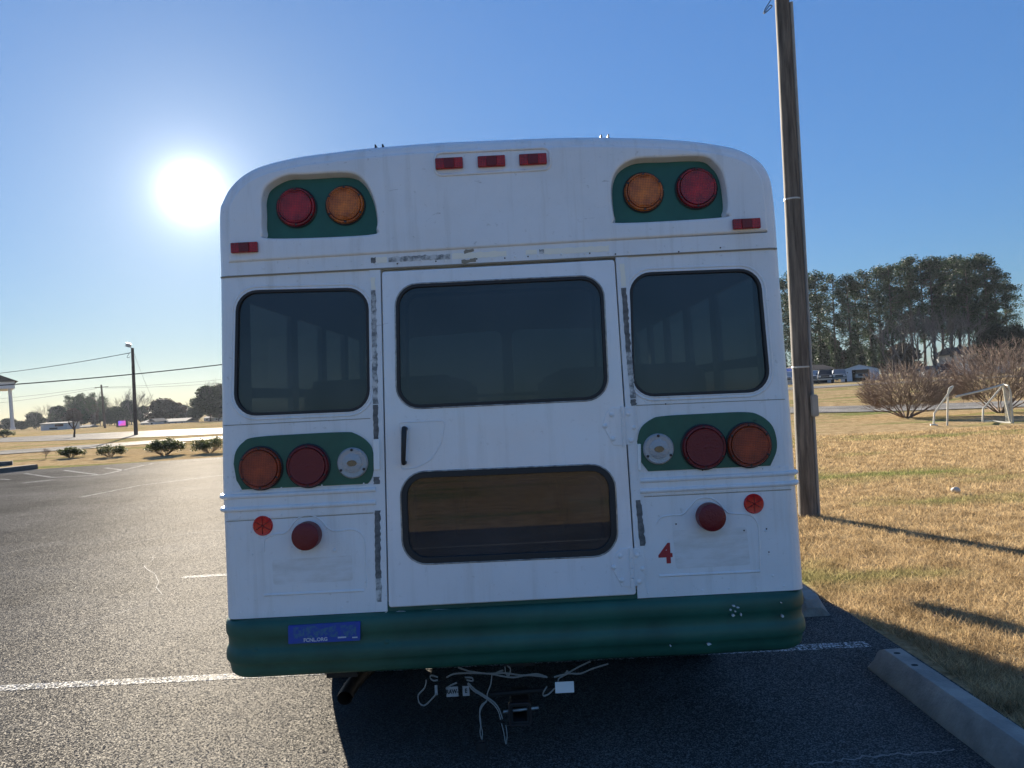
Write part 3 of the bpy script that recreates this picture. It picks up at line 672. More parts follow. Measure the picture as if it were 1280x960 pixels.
for (px, py) in ((328.8, 657), (942, 629.5)):
    l, c, r = lamp('reflector', px, py, 12.5, 'brightred', 0, .010, 'flat')
    s = MB()
    for k in range(3):
        th = R(60*k+30 if px > 600 else 60*k+30); a = P(c.x-math.cos(th)*r*.86, c.y-math.sin(th)*r*.86, .0115); b = P(c.x+math.cos(th)*r*.86, c.y+math.sin(th)*r*.86, .0115); s.tube([a, b], .0012, 4)
    s.build('reflector_rib', M['darkred'], l)
for (px, py) in ((385.5, 668.5), (886.5, 645)):
    c = uv(px, py); r = 17.3*SC
    l = MB().lathe(P(c.x, c.y, 0), NR, (1,0,0), [(r*1.0, 0), (r*1.0, .045), (r*.97, .055), (r*.90, .058), (r*.5, .060), (.001, .061)], 40).build('stop_lamp', M['darkred'], bus, sharp=40)
# marker lamps
def marker(px, py, wd=35, ht=14, base=.016):
    c = uv(px, py); u, v = c.x, c.y; hw, hh = wd*SC/2, ht*SC/2
    b = plate('marker_lamp', [rquad([(u-hw, v-hh), (u-hw, v+hh), (u+hw, v+hh), (u+hw, v-hh)], .004, 3)], P, base, base+.016, M['red'], bus, .003)
    plate('lens_window', [rquad([(u-hw*.36, v-hh*.92), (u-hw*.36, v+hh*.92), (u+hw*.36, v+hh*.92), (u+hw*.36, v-hh*.92)], .003, 2)], P, base+.014, base+.021, M['darkred'], b, .002)
for (px, py) in ((562, 206.5), (614.5, 204), (666, 201.5)): marker(px, py)
marker(931, 281.5, 35, 13); marker(308, 311, 34, 13)
def ridge(name, pts, r=.004, w=0, closed=False, mat='white', par=bus, n=6):
    l = [P(p[0], p[1], w) for p in pts]
    if closed: l = l+[l[0]]
    return MB().tube(l, r, n, cap=not closed).build(name, M[mat], par, sharp=80)
mf = rquad(uvs([(543,193),(687,186),(688,213),(545,221)]), .03, 5); ridge('pressed_frame', mf, .0075, .0145, True)
# window gaskets, glass and pressed frames
for key, par, outr in (('lw', bus, 1), ('rw', bus, 1), ('dw', door, 0), ('dl', door, 0)):
    lp = WB[key]; g = .010 if key != 'dl' else .022; base = .0 if par is bus else .010
    nm = 'rear_window' if par is bus else 'door_window'
    gl = plate(nm, [ins(lp, .004)], P, base-.013, base-.009, M['glass'], par, 0)
    plate('window_gasket', [ins(lp, -.003), ins(lp, g)], P, base-.014, base+.004, M['rubber'], gl, .002)
    ridge('window_frame', ins(lp, -.006 if not outr else -.005), .004, base, True, 'chrome' if not outr else 'white', gl)
    if outr: ridge('pressed_frame', ins(lp, -.018), .006, -.002, True, 'white', gl)
    else:
        ridge('inner_frame', ins(lp, g+.028), .008, base-.045, True, 'rubber', gl)
# seams and rivets
def seam(a, b, mat='dust'): 
    a, b = uv(*a), uv(*b); MB().tube([P(a.x, a.y, .0002), P(b.x, b.y, .0002)], .0016, 5).build('panel_seam', M[mat], bus)
seam((279, 532), (463, 523)); seam((789, 507), (981, 499)); seam((283, 652), (470, 641)); seam((805, 621), (989, 612))
rv = MB(); rvn = ('rivet', 'white')
def rivet(px, py, r=.0045, w=.0):
    if r > .003:
        c = uv(px, py); MB().lathe(P(c.x, c.y, w), NR, (1,0,0), [(r, 0), (r*.85, r*.45), (r*.4, r*.62)], 8).build(rvn[0], M[rvn[1]], bus); return
    c = uv(px, py); rv.lathe(P(c.x, c.y, w), NR, (1,0,0), [(r, 0), (r*.85, r*.45), (r*.4, r*.62)], 8)
def rivrow(a, b, n, w=.0, r=.0045):
    for i in range(n):
        t = i/(n-1); rivet(a[0]+(b[0]-a[0])*t+random.uniform(-.6, .6), a[1]+(b[1]-a[1])*t+random.uniform(-.6, .6), r, w)
rivrow((300, 338), (452, 331), 6, .006); rivrow((470, 330), (760, 316), 11, .006, .0055); rivrow((785, 315), (945, 307), 5, .006)
rivrow((300, 528), (450, 520), 5); rivrow((806, 502), (970, 494), 5)
rivrow((300, 613), (455, 604), 4, .004); rivrow((300, 646), (455, 637), 4, .004); rivrow((815, 592), (975, 584), 5, .004); rivrow((815, 619), (975, 611), 4, .004)
rivrow((300, 766), (470, 757), 5); rivrow((810, 741), (980, 733), 6); rivrow((313, 665), (319, 750), 4); rivrow((957, 663), (966, 720), 3, 0, .006)
rivrow((474, 348), (481, 750), 40, .004, .0024); rivrow((772.5, 335), (800, 738), 40, .004, .0024)
rivet(376, 688, .009); rivet(418, 688, .009)
tag(rv.build('post_rivets', M['white'], bus), kind='stuff')
rvn = ('rusty_rivet', 'screw')
for (a, b) in ((497, 330), (545, 327), (596, 324), (631, 323), (660, 321), (737, 317), (769, 318), (848, 315), (900, 310), (832, 505), (878, 588), (958, 661), (961, 690), (845, 655), (930, 663), (377, 688), (418, 688), (953, 586)): rivet(a, b, .0035, .0072 if b < 340 else .0015)
# belt rails wrapping round the corners
def belt(pa, pb, side):
    a, b = uv(*pa), uv(*pb); v = (a.y+b.y)/2; z = v*math.cos(LEAN); x = (OUT[half//3].x if side < 0 else 0)
    xe = (-HW+CX if side < 0 else HW+CX)
    ed = [p for p in (OUT[:half] if side < 0 else OUT[half:]) if abs(p.y-v) < .08]; xe = sum(p.x for p in ed)/len(ed)
    inner = b.x if side < 0 else a.x
    pts = [P(inner, v, .003)]
    for k in range(7):
        ph = math.pi/2*k/6
        pts.append(P(xe-side*(RR*(1-math.sin(ph)))+side*.006*math.sin(ph), v, .003-RR*(1-math.cos(ph))))
    pts.append(Vector((xe+side*.006, YF-.05, z)))
    MB().tube(pts, .0105, 10).build('belt_rail', M['white'], bus)
belt((283, 621), (470, 612), -1); belt((283, 637.5), (470, 628), -1); belt((800, 601), (990, 591), 1); belt((800, 614.5), (990, 603.5), 1)
plate('belt_panel', [uvs([(285,615),(471,606),(471,640),(285,650)])], P, -.002, .0035, M['white'], bus, .001)
plate('belt_panel', [uvs([(799,592),(986,583),(988,611),(801,620)])], P, -.002, .0035, M['white'], bus, .001)
# pressed licence panels
lpn = [(330,752),(328,698),(331,672),(345,668),(357,667),(364,660),(372,650),(386,645),(400,649),(410,660),(420,664),(440,663),(452,668),(455,680),(457,742)]
ridge('pressed_panel', [Vector((p.x, p.y)) for p in cr([(p.x, p.y, 0) for p in uvs([(330,690),(331,675),(343,668),(357,666),(366,655),(374,647),(387,644),(400,649),(410,660),(420,664),(441,662),(453,669),(456,685),(457,735)])], n=5)], .0042, -.001)
ridge('pressed_panel', [Vector((p.x, p.y)) for p in cr([(p.x, p.y, 0) for p in uvs([(820,655),(826,647),(840,644),(853,643),(862,634),(872,624),(886,622),(898,628),(909,640),(920,642),(938,644),(947,655),(949,675),(950,712)])], n=5)], .0042, -.001)
for a, b in (((330,744),(455,738)), ((824,720),(950,714))): ridge('pressed_lip', uvs([a, b]), .006, -.001)
plate('stain_patch', [rquad(uvs([(841,663),(933,659),(938,706),(845,711)]), .012, 3)], P, -.002, .0006, M['dirty'], bus, 0)
plate('stain_patch', [rquad(uvs([(340,700),(440,694),(441,726),(342,731)]), .012, 3)], P, -.002, .0006, M['dirty'], bus, 0)
# tape remains on the posts and header
def strip(name, a, b, wpx, mat, w=.0055, jag=.0016):
    a, b = uv(*a), uv(*b); d = (b-a); L = d.length; d.normalize(); n_ = Vector((-d.y, d.x)); h = wpx*SC/2; k = max(4, int(L/.012)); l = []
    for i in range(k+1): l.append(a+d*L*i/k+n_*(h+random.uniform(-jag, jag)*2))
    for i in range(k, -1, -1): l.append(a+d*L*i/k-n_*(h+random.uniform(-jag, jag)))
    return plate(name, [l], P, w-.002, w, M[mat], bus, 0)
strip('tape_strip', (466.5, 347), (467, 362), 6, 'tapew'); strip('tape_strip', (467, 363), (469.5, 505), 6.5, 'tape'); strip('tape_strip', (469.5, 506), (470.5, 553), 6.5, 'tapeg')
strip('tape_strip', (470.8, 596), (471, 605), 7, 'tapeg'); strip('tape_strip', (472, 638), (473, 722), 7, 'tapeg'); strip('tape_strip', (473, 722), (474.5, 752), 7, 'tape')
strip('tape_strip', (777.5, 330), (779.5, 358), 6.5, 'tapew'); strip('tape_strip', (779.5, 360), (785.5, 440), 6.5, 'tapeg'); strip('tape_strip', (785.5, 440), (791, 498), 6.5, 'tape'); strip('tape_strip', (791, 499), (792, 507), 7, 'tapeg')
strip('tape_strip', (797.5, 625), (803, 682), 7, 'tapeg')
strip('tape_strip', (464, 326), (470, 325.7), 7, 'tapeg', .0075); strip('tape_strip', (470, 326), (484, 325), 7, 'tapew', .0075); strip('tape_strip', (486, 325), (563, 321), 6.5, 'tape', .0075)
strip('tape_strip', (565, 321), (633, 317), 7, 'tapew', .0075); strip('tape_strip', (657, 316), (671, 315.3), 5.5, 'tapew', .0075); strip('tape_strip', (674, 315), (680, 314.7), 5, 'tape', .0075); strip('tape_strip', (680, 315), (761, 311), 7, 'tapew', .0075)
strip('paint_chip', (577, 327), (595, 325.5), 5, 'dust', .0077, .003); strip('paint_chip', (580, 316), (592, 312), 4, 'dust', .0077, .003)
for (a, b, c_, d_) in ((467, 549, 475, 587), (796.5, 555, 800.5, 588)):
    plate('white_latch_tab', [rquad(uvs([(a, b), (c_, b-.4), (c_+.5, d_), (a+.8, d_)]), .003, 2)], P, .002, .012, M['tagw'], bus, .002)
# hinges
def hinge(px0, py0, dx):
    l = uvs([(px0+2+dx*0, py0+23), (px0+6, py0+8), (px0+14, py0+1), (px0+27, py0), (px0+27, py0+48), (px0+15, py0+48)])
    h = plate('door_hinge', [l], P, .008, .0135, M['door'], bus, .0015)
    r_ = uvs([(px0+28, py0), (px0+37, py0+1), (px0+44, py0+14), (px0+46, py0+28), (px0+42, py0+42), (px0+37, py0+47), (px0+29, py0+48)])
    plate('hinge_leaf', [r_], P, .002, .0085, M['white'], h, .0015)
    a, b = uv(px0+26, py0-1), uv(px0+28.5, py0+50); k = MB()
    for i in range(4): 
        t0, t1 = i/4+.01, (i+1)/4-.01; k.tube([P(*(a+(b-a)*t0), .016), P(*(a+(b-a)*t1), .016)], .008, 10)
    k.build('hinge_pin', M['white'], h)
    for (x, y) in ((13, 10), (5, 24), (15, 40), (34, 9), (41, 26), (37, 42)):
        c = uv(px0+x, py0+y); MB().lathe(P(c.x, c.y, .012 if x < 26 else .007), NR, (1,0,0), [(.011, 0), (.010, .004), (.005, .0075), (.001, .008)], 12).build('hinge_bolt', M['white'], h)
hinge(751, 508.5, 0); hinge(761.5, 684.5, 0)
# door handle with its quarter-round dish
ridge('handle_dish', rquad(uvs([(500,528),(556,526),(556,531),(552,554),(540,574),(522,584),(502,587)]), [.008,.015,.02,.06,.06,.06,.012], 4), .003, .0095, True, 'door', door)
a, b = uv(507, 536), uv(506.5, 578)
hd = MB().tube([P(a.x, a.y, .008), P(a.x, a.y+.002, .045), P(a.x, a.y-.012, .052), P(b.x, b.y+.012, .052), P(b.x, b.y, .045), P(b.x, b.y, .008)], [.011, .011, .012, .010, .010, .009], 10).build('door_handle', M['rubber'], door)
# roof clips
for (px, py) in ((472, 182), (757.5, 169.5)):
    c = uv(px, py); mb = MB()
    for s_ in (-1, 1): mb.box(P(c.x+s_*.016, c.y+.008, -.06), (.006, .05, .022))
    mb.box(P(c.x, c.y, -.06), (.045, .05, .008)); mb.build('roof_clip', M['under'], bus)
c = uv(943, 526); MB().lathe(P(c.x-.0, c.y, .006), NR, (1,0,0), [(.0075, 0), (.0075, .003), (.005, .0035), (.005, .001)], 16).build('key_stud', M['green'], bus)
# number and stickers
c = uv(832, 693)
textmesh('number', '4', lambda u, v, w_: P(c.x+u, c.y+v, w_), .118, .0012, M['num4'], bus, .0006, .006, label=None) if False else textmesh('number', '4', lambda u, v, w_: P(c.x+u, c.y+v, w_), .116, .0014, M['num4'], bus, .0006, .0035, smooth=False)
# bumper
zt = [(.785, .012), (.744, .014), (.741, .030), (.734, .044), (.722, .051), (.70, .054), (.678, .053), (.668, .050), (.660, .046), (.645, .044), (.628, .044), (.618, .047), (.610, .052), (.59, .056), (.566, .056), (.556, .050), (.548, .044), (.53, .041), (.508, .037), (.496, .024), (.492, -.03)]
xa, xb = uv(283, 790).x+.0, uv(1003, 775).x+.008
def bpath(o):
    yb = YR+.018; rc = .11; pts = [(xa-o+.0, 3.80)]
    for k in range(9):
        ph = math.pi/2*k/8; cx_, cy_ = xa+rc, yb+rc; rr = rc+o; pts.append((cx_-rr*math.cos(ph), cy_-rr*math.sin(ph)))
    for k in range(1, 12): pts.append((xa+rc+(xb-xa-2*rc)*k/12, yb-o))
    for k in range(9):
        ph = math.pi/2*k/8; cx_, cy_ = xb-rc, yb+rc; rr = rc+o; pts.append((cx_+rr*math.sin(ph), cy_-rr*math.cos(ph)))
    pts.append((xb+o, 3.80)); return pts
vs = []; 
dent = lambda x, z: .004*noise.noise(Vector((x*3, z*9, 1.3)))
for (z, o) in zt:
    for (x, y) in bpath(o-.02): vs.append((x, y+dent(x, z), z+.004*noise.noise(Vector((x*2.2, 4, 0)))))
nb = len(bpath(0)); fs = [(i*nb+j, i*nb+j+1, (i+1)*nb+j+1, (i+1)*nb+j) for i in range(len(zt)-1) for j in range(nb-1)]
bump = mk('bumper', vs, fs, M['green'], bus, sharp=55)
yb_face = YR-.038+.018
for (px, py) in ((318, 815), (483, 805), (798, 793), (967, 784)):
    q = at(px, py, yb_face-.0); MB().lathe((q.x, yb_face+.02, q.z), (0,-1,0), (1,0,0), [(.018, 0), (.017, .006), (.008, .012), (.001, .013)], 14).build('bumper_bolt', M['green'], bump)
def BF(off=0): return lambda u, v, w_: Vector((u, yb_face-off-w_, v))
def bq(l, y=None): 
    o = []
    for p in l: q = at(p[0], p[1], yb_face); o.append(Vector((q.x, q.z)))
    return o
st = plate('bumper_sticker', [rquad(bq([(360.5,782),(450.5,776.5),(450.5,800),(361,804.5)]), .003, 2)], BF(), -.004, .006, M['sticker'], bump, 0)
plate('faded_print', [bq([(366,784),(394,782),(400,786),(408,784),(420,781),(424,796),(408,795),(368,798)])], BF(), .004, .0068, M['stickdark'], st, 0)
plate('faded_print', [bq([(426,781),(445,780),(446,795),(427,796)])], BF(), .004, .0068, M['stickdark'], st, 0)
qq = at(395, 799, yb_face); textmesh('sticker_text', 'FCNL.ORG', lambda u, v, w_: Vector((qq.x+u, yb_face-.0075-w_, qq.z+v-u*-.0)), .021, 0, M['stickw'], st, .0003, .0006, smooth=False)
qq2 = at(428, 796, yb_face); MB().box((qq2.x, yb_face-.007, qq2.z), (.035, .001, .006)).build('small_print', M['stickw'], st)
qq2 = at(444, 796, yb_face); MB().box((qq2.x, yb_face-.007, qq2.z), (.022, .001, .005)).build('small_print', M['stickw'], st)
def chip(px, py, wd, ht, mat='tapew', y=None, n=7):
    yy = y if y is not None else yb_face; q = at(px, py, yy); l = []
    for k in range(n): th = 2*math.pi*k/n; rr_ = random.uniform(.6, 1.1); l.append((q.x+math.cos(th)*wd*SC/2*rr_, q.z+math.sin(th)*ht*SC/2*rr_))
    plate('paint_chip', [l], lambda u, v, w_: Vector((u, yy-w_, v)), -.012, .0065, M[mat], bump, 0)
yfl = YR+.018-(.012-.02)*-1
yf2 = YR+.012+.018-.012-.0
for (a, b, c_, d_) in ((482, 768, 5, 8), (801, 754, 6, 8), (695.5, 760, 4, 5), (690, 756, 6, 3), (704, 755, 6, 2)): chip(a, b, c_, d_, 'tapew', YR+.020)
l = []
plate('tape_strip', [[Vector((p.x, p.y)) for p in [Vector((at(a, b, YR+.02).x, at(a, b, YR+.02).z)) for (a, b) in ((491,765),(500,763.5),(520,764),(545,761.5),(570,760.5),(586,759.5),(588,764),(575,766.5),(560,765),(540,768),(520,768.5),(505,771),(492,771.5))]]], lambda u, v, w_: Vector((u, YR+.02-w_, v)), -.008, .006, M['tape'], bump, 0)
for (a, b, c_, d_) in ((913, 762, 2.5, 3), (917, 757, 5, 3), (922, 759, 4, 2), (926, 768, 2, 4), (916, 769, 5, 4), (919, 764, 3, 2), (978, 770, 3, 4), (976, 753, 2, 1.5)): chip(a, b, c_, d_, 'tape')
chip(886, 805, 6, 3, 'tape'); chip(838, 807, 2, 2, 'tape')
# interior
MB().box((CX, (YR+YF)/2+.05, .86), (2.34, YF-YR-.12, .05)).build('floor', M['floor'], bus)
fr = empty
def bench(x, y):
    b = MB(); b.box((x, y, 1.28+.18), (.84, .10, .62), Matrix.Rotation(R(-6), 3, 'X'), .045); s = b.build('bench_backrest', M['seat'], bus)
    MB().box((x, y+.22, 1.18), (.84, .42, .12), None, .04).build('seat_cushion', M['seat'], s)
    t = MB()
    for sx in (-.38, .38): t.tube([(x+sx, y+.05, .87), (x+sx, y+.05, 1.2)], .014, 6); t.tube([(x+sx, y+.38, .87), (x+sx, y+.38, 1.2)], .014, 6)
    t.build('seat_leg', M['under'], s)
for k in range(4):
    for sx in (-.72, .64): bench(sx, 4.15+k*.78)
# windscreen wall and front end
fo = [Vector((p.x, p.y)) for p in offs([(edge[j].x, edge[j].z) for j in range(nv)], -.01, closed=False)]
FF = lambda u, v, w_: Vector((u, YF+w_, v))
plate('front_wall', [fo, rquad([(-1.02, 1.45), (-1.02, 2.25), (-.08, 2.28), (-.08, 1.45)], .08), rquad([(.02, 1.45), (.02, 2.28), (.94, 2.25), (.94, 1.45)], .08)], FF, -.03, .0, M['white'], bus, 0)
plate('windscreen', [[(-1.05, 1.42), (-1.05, 2.3), (.97, 2.3), (.97, 1.42)]], FF, .0, .006, M['sideglass'], bus, 0)
st_ = MB(); st_.lathe((-.55, 7.0, 1.42), (0,-.5,.85), (1,0,0), [(.22, 0), (.235, .012), (.22, .024), (.205, .012), (.22, 0)], 28); st_.build('steering_wheel', M['rubber'], bus)
MB().box((CX, 7.42, 1.3), (2.2, .28, .22), None, .05).build('dashboard', M['interior'], bus)
hv = []
for (y, w_, h) in ((YF, .98, 1.48), (8.1, .95, 1.45), (8.6, .90, 1.38), (8.92, .84, 1.22), (9.0, .80, .95), (9.0, .80, .60)):
    for (sx, sz) in ((-1, .55), (-1, .8), (-1, .95), (-.88, 1), (0, 1.035), (.88, 1), (1, .95), (1, .8), (1, .55)):
        hv.append((CX+sx*w_, y, max(.55, h*sz) if h > .7 else h*sz+.25*(1-sz)))
hf = [(i*9+j, (i+1)*9+j, (i+1)*9+j+1, i*9+j+1) for i in range(5) for j in range(8)]
hood = mk('hood', hv, hf, M['white'], bus)
for sx in (-1, 1):
    mmx = CX+sx*1.42
    ma = MB().tube([(CX+sx*.86, 8.75, 1.25), (CX+sx*1.15, 8.82, 1.36), (mmx, 8.8, 1.30)], .014, 8).build('mirror_arm', M['rubber'], bus)
    MB().lathe((mmx, 8.86, 1.12), (0,-1,0), (1,0,0), [(.03, -.08), (.12, -.04), (.14, 0), (.13, .03), (.001, .035)], 20).build('mirror_head', M['rubber'], ma)
# underbody
MB().box((CX, (YR+YF)/2+.1, .80), (2.2, YF-YR-.2, .05)).build('underfloor', M['under'], bus)
for sx in (-.43, .35): MB().box((sx, 5.9, .66), (.08, 5.0, .20)).build('chassis_rail', M['under'], bus)
MB().box((-.04, 3.52, .53), (1.25, .12, .14), None, .01).build('crossmember', M['under'], bus)
q = at(650, 843, 3.46)
hr = MB(); hr.box((q.x, 3.46, .475), (.14, .2, .06)); hr.build('hitch_bracket', M['under'], bus)
q = at(650, 893, 3.40)
rc = plate('hitch_receiver', [rquad([(q.x-.045, q.z-.045), (q.x-.045, q.z+.045), (q.x+.045, q.z+.045), (q.x+.045, q.z-.045)], .012, 3), rquad([(q.x-.032, q.z-.032), (q.x-.032, q.z+.032), (q.x+.032, q.z+.032), (q.x+.032, q.z-.032)], .006, 3)], lambda u, v, w_: Vector((u, 3.40-w_, v)), -.2, .0, M['under'], bus, .004)
MB().tube([(q.x-.075, 3.45, q.z-.005), (q.x+.085, 3.45, q.z+.005)], .008, 8).build('hitch_pin', M['chrome'], rc)
plate('receiver_collar', [rquad([(q.x-.052, q.z-.052), (q.x-.052, q.z+.052), (q.x+.052, q.z+.052), (q.x+.052, q.z-.052)], .016, 3), rquad([(q.x-.043, q.z-.043), (q.x-.043, q.z+.043), (q.x+.043, q.z+.043), (q.x+.043, q.z-.043)], .01, 3)], lambda u, v, w_: Vector((u, 3.40-w_, v)), -.03, .004, M['screw'], rc, .002)
MB().tube([(q.x-.13, 3.45, q.z+.075), (q.x+.16, 3.45, q.z+.085)], .012, 8).build('hitch_crossbar', M['under'], bus)
# exhaust
ex = [at(462, 834, 4.1), at(444, 852, 3.8), at(434, 866, 3.65), at(431, 873, 3.6)]
ep = MB().tube(cr([tuple(p) for p in ex], n=5), .036, 14, cap=False); ep.build('exhaust_pipe', M['rust'], bus)
q = at(412, 843, 3.5); MB().box((q.x+.06, 3.5, q.z+.05), (.2, .1, .12), None, .03).build('bumper_bracket', M['under'], bus)
MB().box((-.88, 3.62, .47), (.26, .16, .10), None, .02).build('exhaust_hanger', M['under'], bus)
# wheels
def wheel(x, y, sx, dual=False):
    Rr, wd = .42, (.46 if dual else .24)
    prof = [(.20, 0), (.24, 0), (.30, -.01*sx), (Rr-.04, 0), (Rr, .03), (Rr, wd/2-.02), (Rr-.015, wd/2), (Rr, wd/2+.02), (Rr, wd-.03), (Rr-.04, wd), (.24, wd), (.20, wd)]
    t = MB().lathe((x, y, Rr), (-sx, 0, 0), (0, 1, 0), prof, 48); o = t.build('wheel', M['tyre'], bus, sharp=50)
    MB().lathe((x, y, Rr), (-sx, 0, 0), (0, 1, 0), [(.245, -.012), (.23, .01), (.16, .05), (.09, .05), (.08, -.02), (.001, -.02)], 32).build('rim', M['carwhite'], o)
wheel(-1.22, 4.76, -1, True); wheel(1.15, 4.76, 1, True); wheel(-1.10, 8.25, -1); wheel(1.02, 8.25, 1)
MB().tube([(-1.1, 4.76, .42), (1.0, 4.76, .42)], .06, 12).build('axle', M['under'], bus)
for sx in (-1, 1):
    for (ya, yb) in ((3.7, 4.22), (5.30, 7.6)): MB().box((CX+sx*1.19, (ya+yb)/2, .62), (.03, yb-ya, .30)).build('side_skirt', M['white'], bus)  # skirts added lower to cut sunlight coming in from the sides
MB().box((-.05, 8.15, .62), (.7, 1.2, .6), None, .05).build('engine', M['under'], bus)  # unseen engine box, added to shade the ground beneath the bus
MB().box((-.05, 6.9, .56), (.34, 1.6, .3), None, .05).build('gearbox_light_block', M['under'], bus)  # unseen box in the gearbox's place, added to block light under the floor
MB().box((.75, 6.6, .56), (.5, 1.3, .42), None, .06).build('tank_light_block', M['under'], bus)  # unseen tank box, also added to keep sun off the ground below
MB().lathe((-.05, 4.6, .42), (0,1,0), (1,0,0), [(.05,-.02),(.15,.05),(.17,.18),(.15,.3),(.05,.36)], 20).build('differential', M['under'], bus)
MB().box((CX, 9.02, .62), (1.9, .12, .26), None, .03).build('front_bumper', M['under'], bus)

# loose wiring, tag and the label under the bumper (all hang from the bus)
wy = 3.36
def wire(pts, r=.0035): return [at(p[0], p[1], wy-(p[2] if len(p) > 2 else 0)) for p in pts]
wr = MB()
S = lambda l: [(500+x*280/1280, 820+y*140/640) for x, y in l]
for l in ([(330,62),(400,85),(500,98),(600,95),(700,108),(780,100),(840,118)], [(265,120),(310,100),(400,95),(520,100),(580,112),(650,120),(720,108),(790,112),(842,120)],
          [(215,118),(180,108),(172,122),(190,138),(215,135)], [(150,135),(140,180),(105,220),(110,265),(140,280),(180,245),(208,212)], [(262,185),(290,165),(325,150)],
          [(370,120),(410,122),(415,140),(380,135)], [(385,155),(420,195),(470,225),(530,270),(560,310),(575,360)], [(390,152),(430,190),(480,222),(540,265),(568,305),(585,355)],
          [(525,105),(518,160),(500,210),(495,255),(470,275),(455,310),(462,380),(458,440),(475,490)], [(492,258),(462,300),(455,360),(470,430),(468,488)],
          [(580,385),(592,430),(605,500),(612,450),(605,395)], [(600,60),(605,100),(625,105),(630,70),(612,55)], [(530,105),(570,85),(590,80)],
          [(880,118),(960,98),(1030,98),(1100,70),(1190,42)], [(958,96),(1030,55),(1090,28)], [(958,98),(910,125),(902,150)], [(885,182),(850,215),(822,225),(818,210),(840,172)]):
    pts = cr([tuple(p) for p in wire(S(l))], n=6)
    for k in range(2): 
        off = Vector((0, .004*k, -.005*k)); wr.tube([Vector(p)+off for p in pts], .0022, 5)
wo = wr.build('trailer_wiring', M['wire'], bus)
q = at(602, 933, wy); MB().box(q, (.05, .03, .06), None, .01).build('wiring_plug', M['rubber'], wo)
q = at(709, 840.5, wy-.004); MB().box(q, (.022, .014, .016), None, .006).build('wire_clip', M['wire'], wo)
q = at(705.7, 859, wy-.006)
MB().box(q, (.083, .004, .049), Matrix.Rotation(R(0), 3, 'Y'), .001).build('white_tag', M['tagw'], bus)
lb = None
for (a, b, t, wd) in ((565.3, 864.5, 'RAW-', 46), (582.5, 863.5, 'E', 28), (545.2, 862.5, '', 13)):
    q = at(a, b, 3.40); w_ = {'RAW-': .053, 'E': .030, '': .012}[t]
    b_ = MB().box((q.x, 3.40, q.z), (w_, .004, .044)).build('hitch_label', M['plate'], bus)
    if t: textmesh('label_text', t, lambda u, v, ww, q=q: Vector((q.x+u, 3.3975-ww, q.z+v)), .026, 0, M['ink'], b_, .0003, .0012, xs=.8, smooth=False)

# ------------------------------------------------------------------ wheel stops
def wheel_stop(x0, y0, y1, label, hw=.09):
    L = y1-y0; prof = [(-hw-.012, 0), (-hw-.012, .02), (-hw+.035, .125), (-hw+.045, .135), (hw-.045, .135), (hw-.035, .125), (hw+.012, .02), (hw+.012, 0)]
    ysn = [y0, y0+.03, y0+.09]+[y0+L*k/14 for k in range(1, 14)]+[y1-.09, y1-.03, y1]
    vs = []
    for i, y in enumerate(ysn):
        s = {0: .45, 1: .8, len(ysn)-1: .45, len(ysn)-2: .8}.get(i, 1)
        for (a, z) in prof: vs.append((x0+a+random.uniform(-.0015, .0015), y, z*s+.004))
    k = len(prof); fs = [(i*k+j, (i+1)*k+j, (i+1)*k+j+1, i*k+j+1) for i in range(len(ysn)-1) for j in range(k-1)]
    fs += [tuple(range(k)), tuple((len(ysn)-1)*k+j for j in reversed(range(k)))]
    o = mk('wheel_stop', vs, fs, M['conc'], sharp=30); tag(o, label, 'wheel stop', 'concrete wheel stops along the lawn')
    for (dy) in (.16, .34):
        plate('bolt_hole', [[(math.cos(t)*.018, math.sin(t)*.014) for t in [2*math.pi*i/12 for i in range(12)]]], lambda u, v, w_, dy=dy: Vector((x0+u-.01, y1-dy+v, .1388+w_)), 0, .0008, M['hole'], o, 0)
    return o
a = gp(1100, 832); b = gp(1240, 958)
wheel_stop(2.01, 4.28-1.9, 4.28, 'concrete wheel stop in the foreground beside the shaded stall')
wheel_stop(2.0, 5.25, 7.1, 'concrete wheel stop just behind the right end of the green bumper')
wheel_stop(2.12, 8.1, 9.95, 'concrete wheel stop farther along the lawn, hidden past the bus')
def kerbblock(pa, pb, label, h=.14):
    a, b = gp(*pa), gp(*pb); d = (b-a).normalized(); n_ = Vector((-d.y, d.x, 0)); wd = .15; vs = []
    for p in (a, b):
        for (o, z) in ((-wd, 0), (-wd+.03, h), (wd-.03, h), (wd, 0)): vs.append(p+n_*o+Vector((0, 0, z+.004)))
    tag(mk('island_kerb', vs, [(0,4,5,1),(1,5,6,2),(2,6,7,3),(0,1,2,3),(7,6,5,4)], M['kerb']), label, 'kerb', 'kerbs at the far left of the lot')
kerbblock((-60, 598), (44, 586), 'near grey kerb block at the left edge of the lot')
kerbblock((-50, 586), (16, 581), 'far grey kerb block behind the nearer one at the left edge')

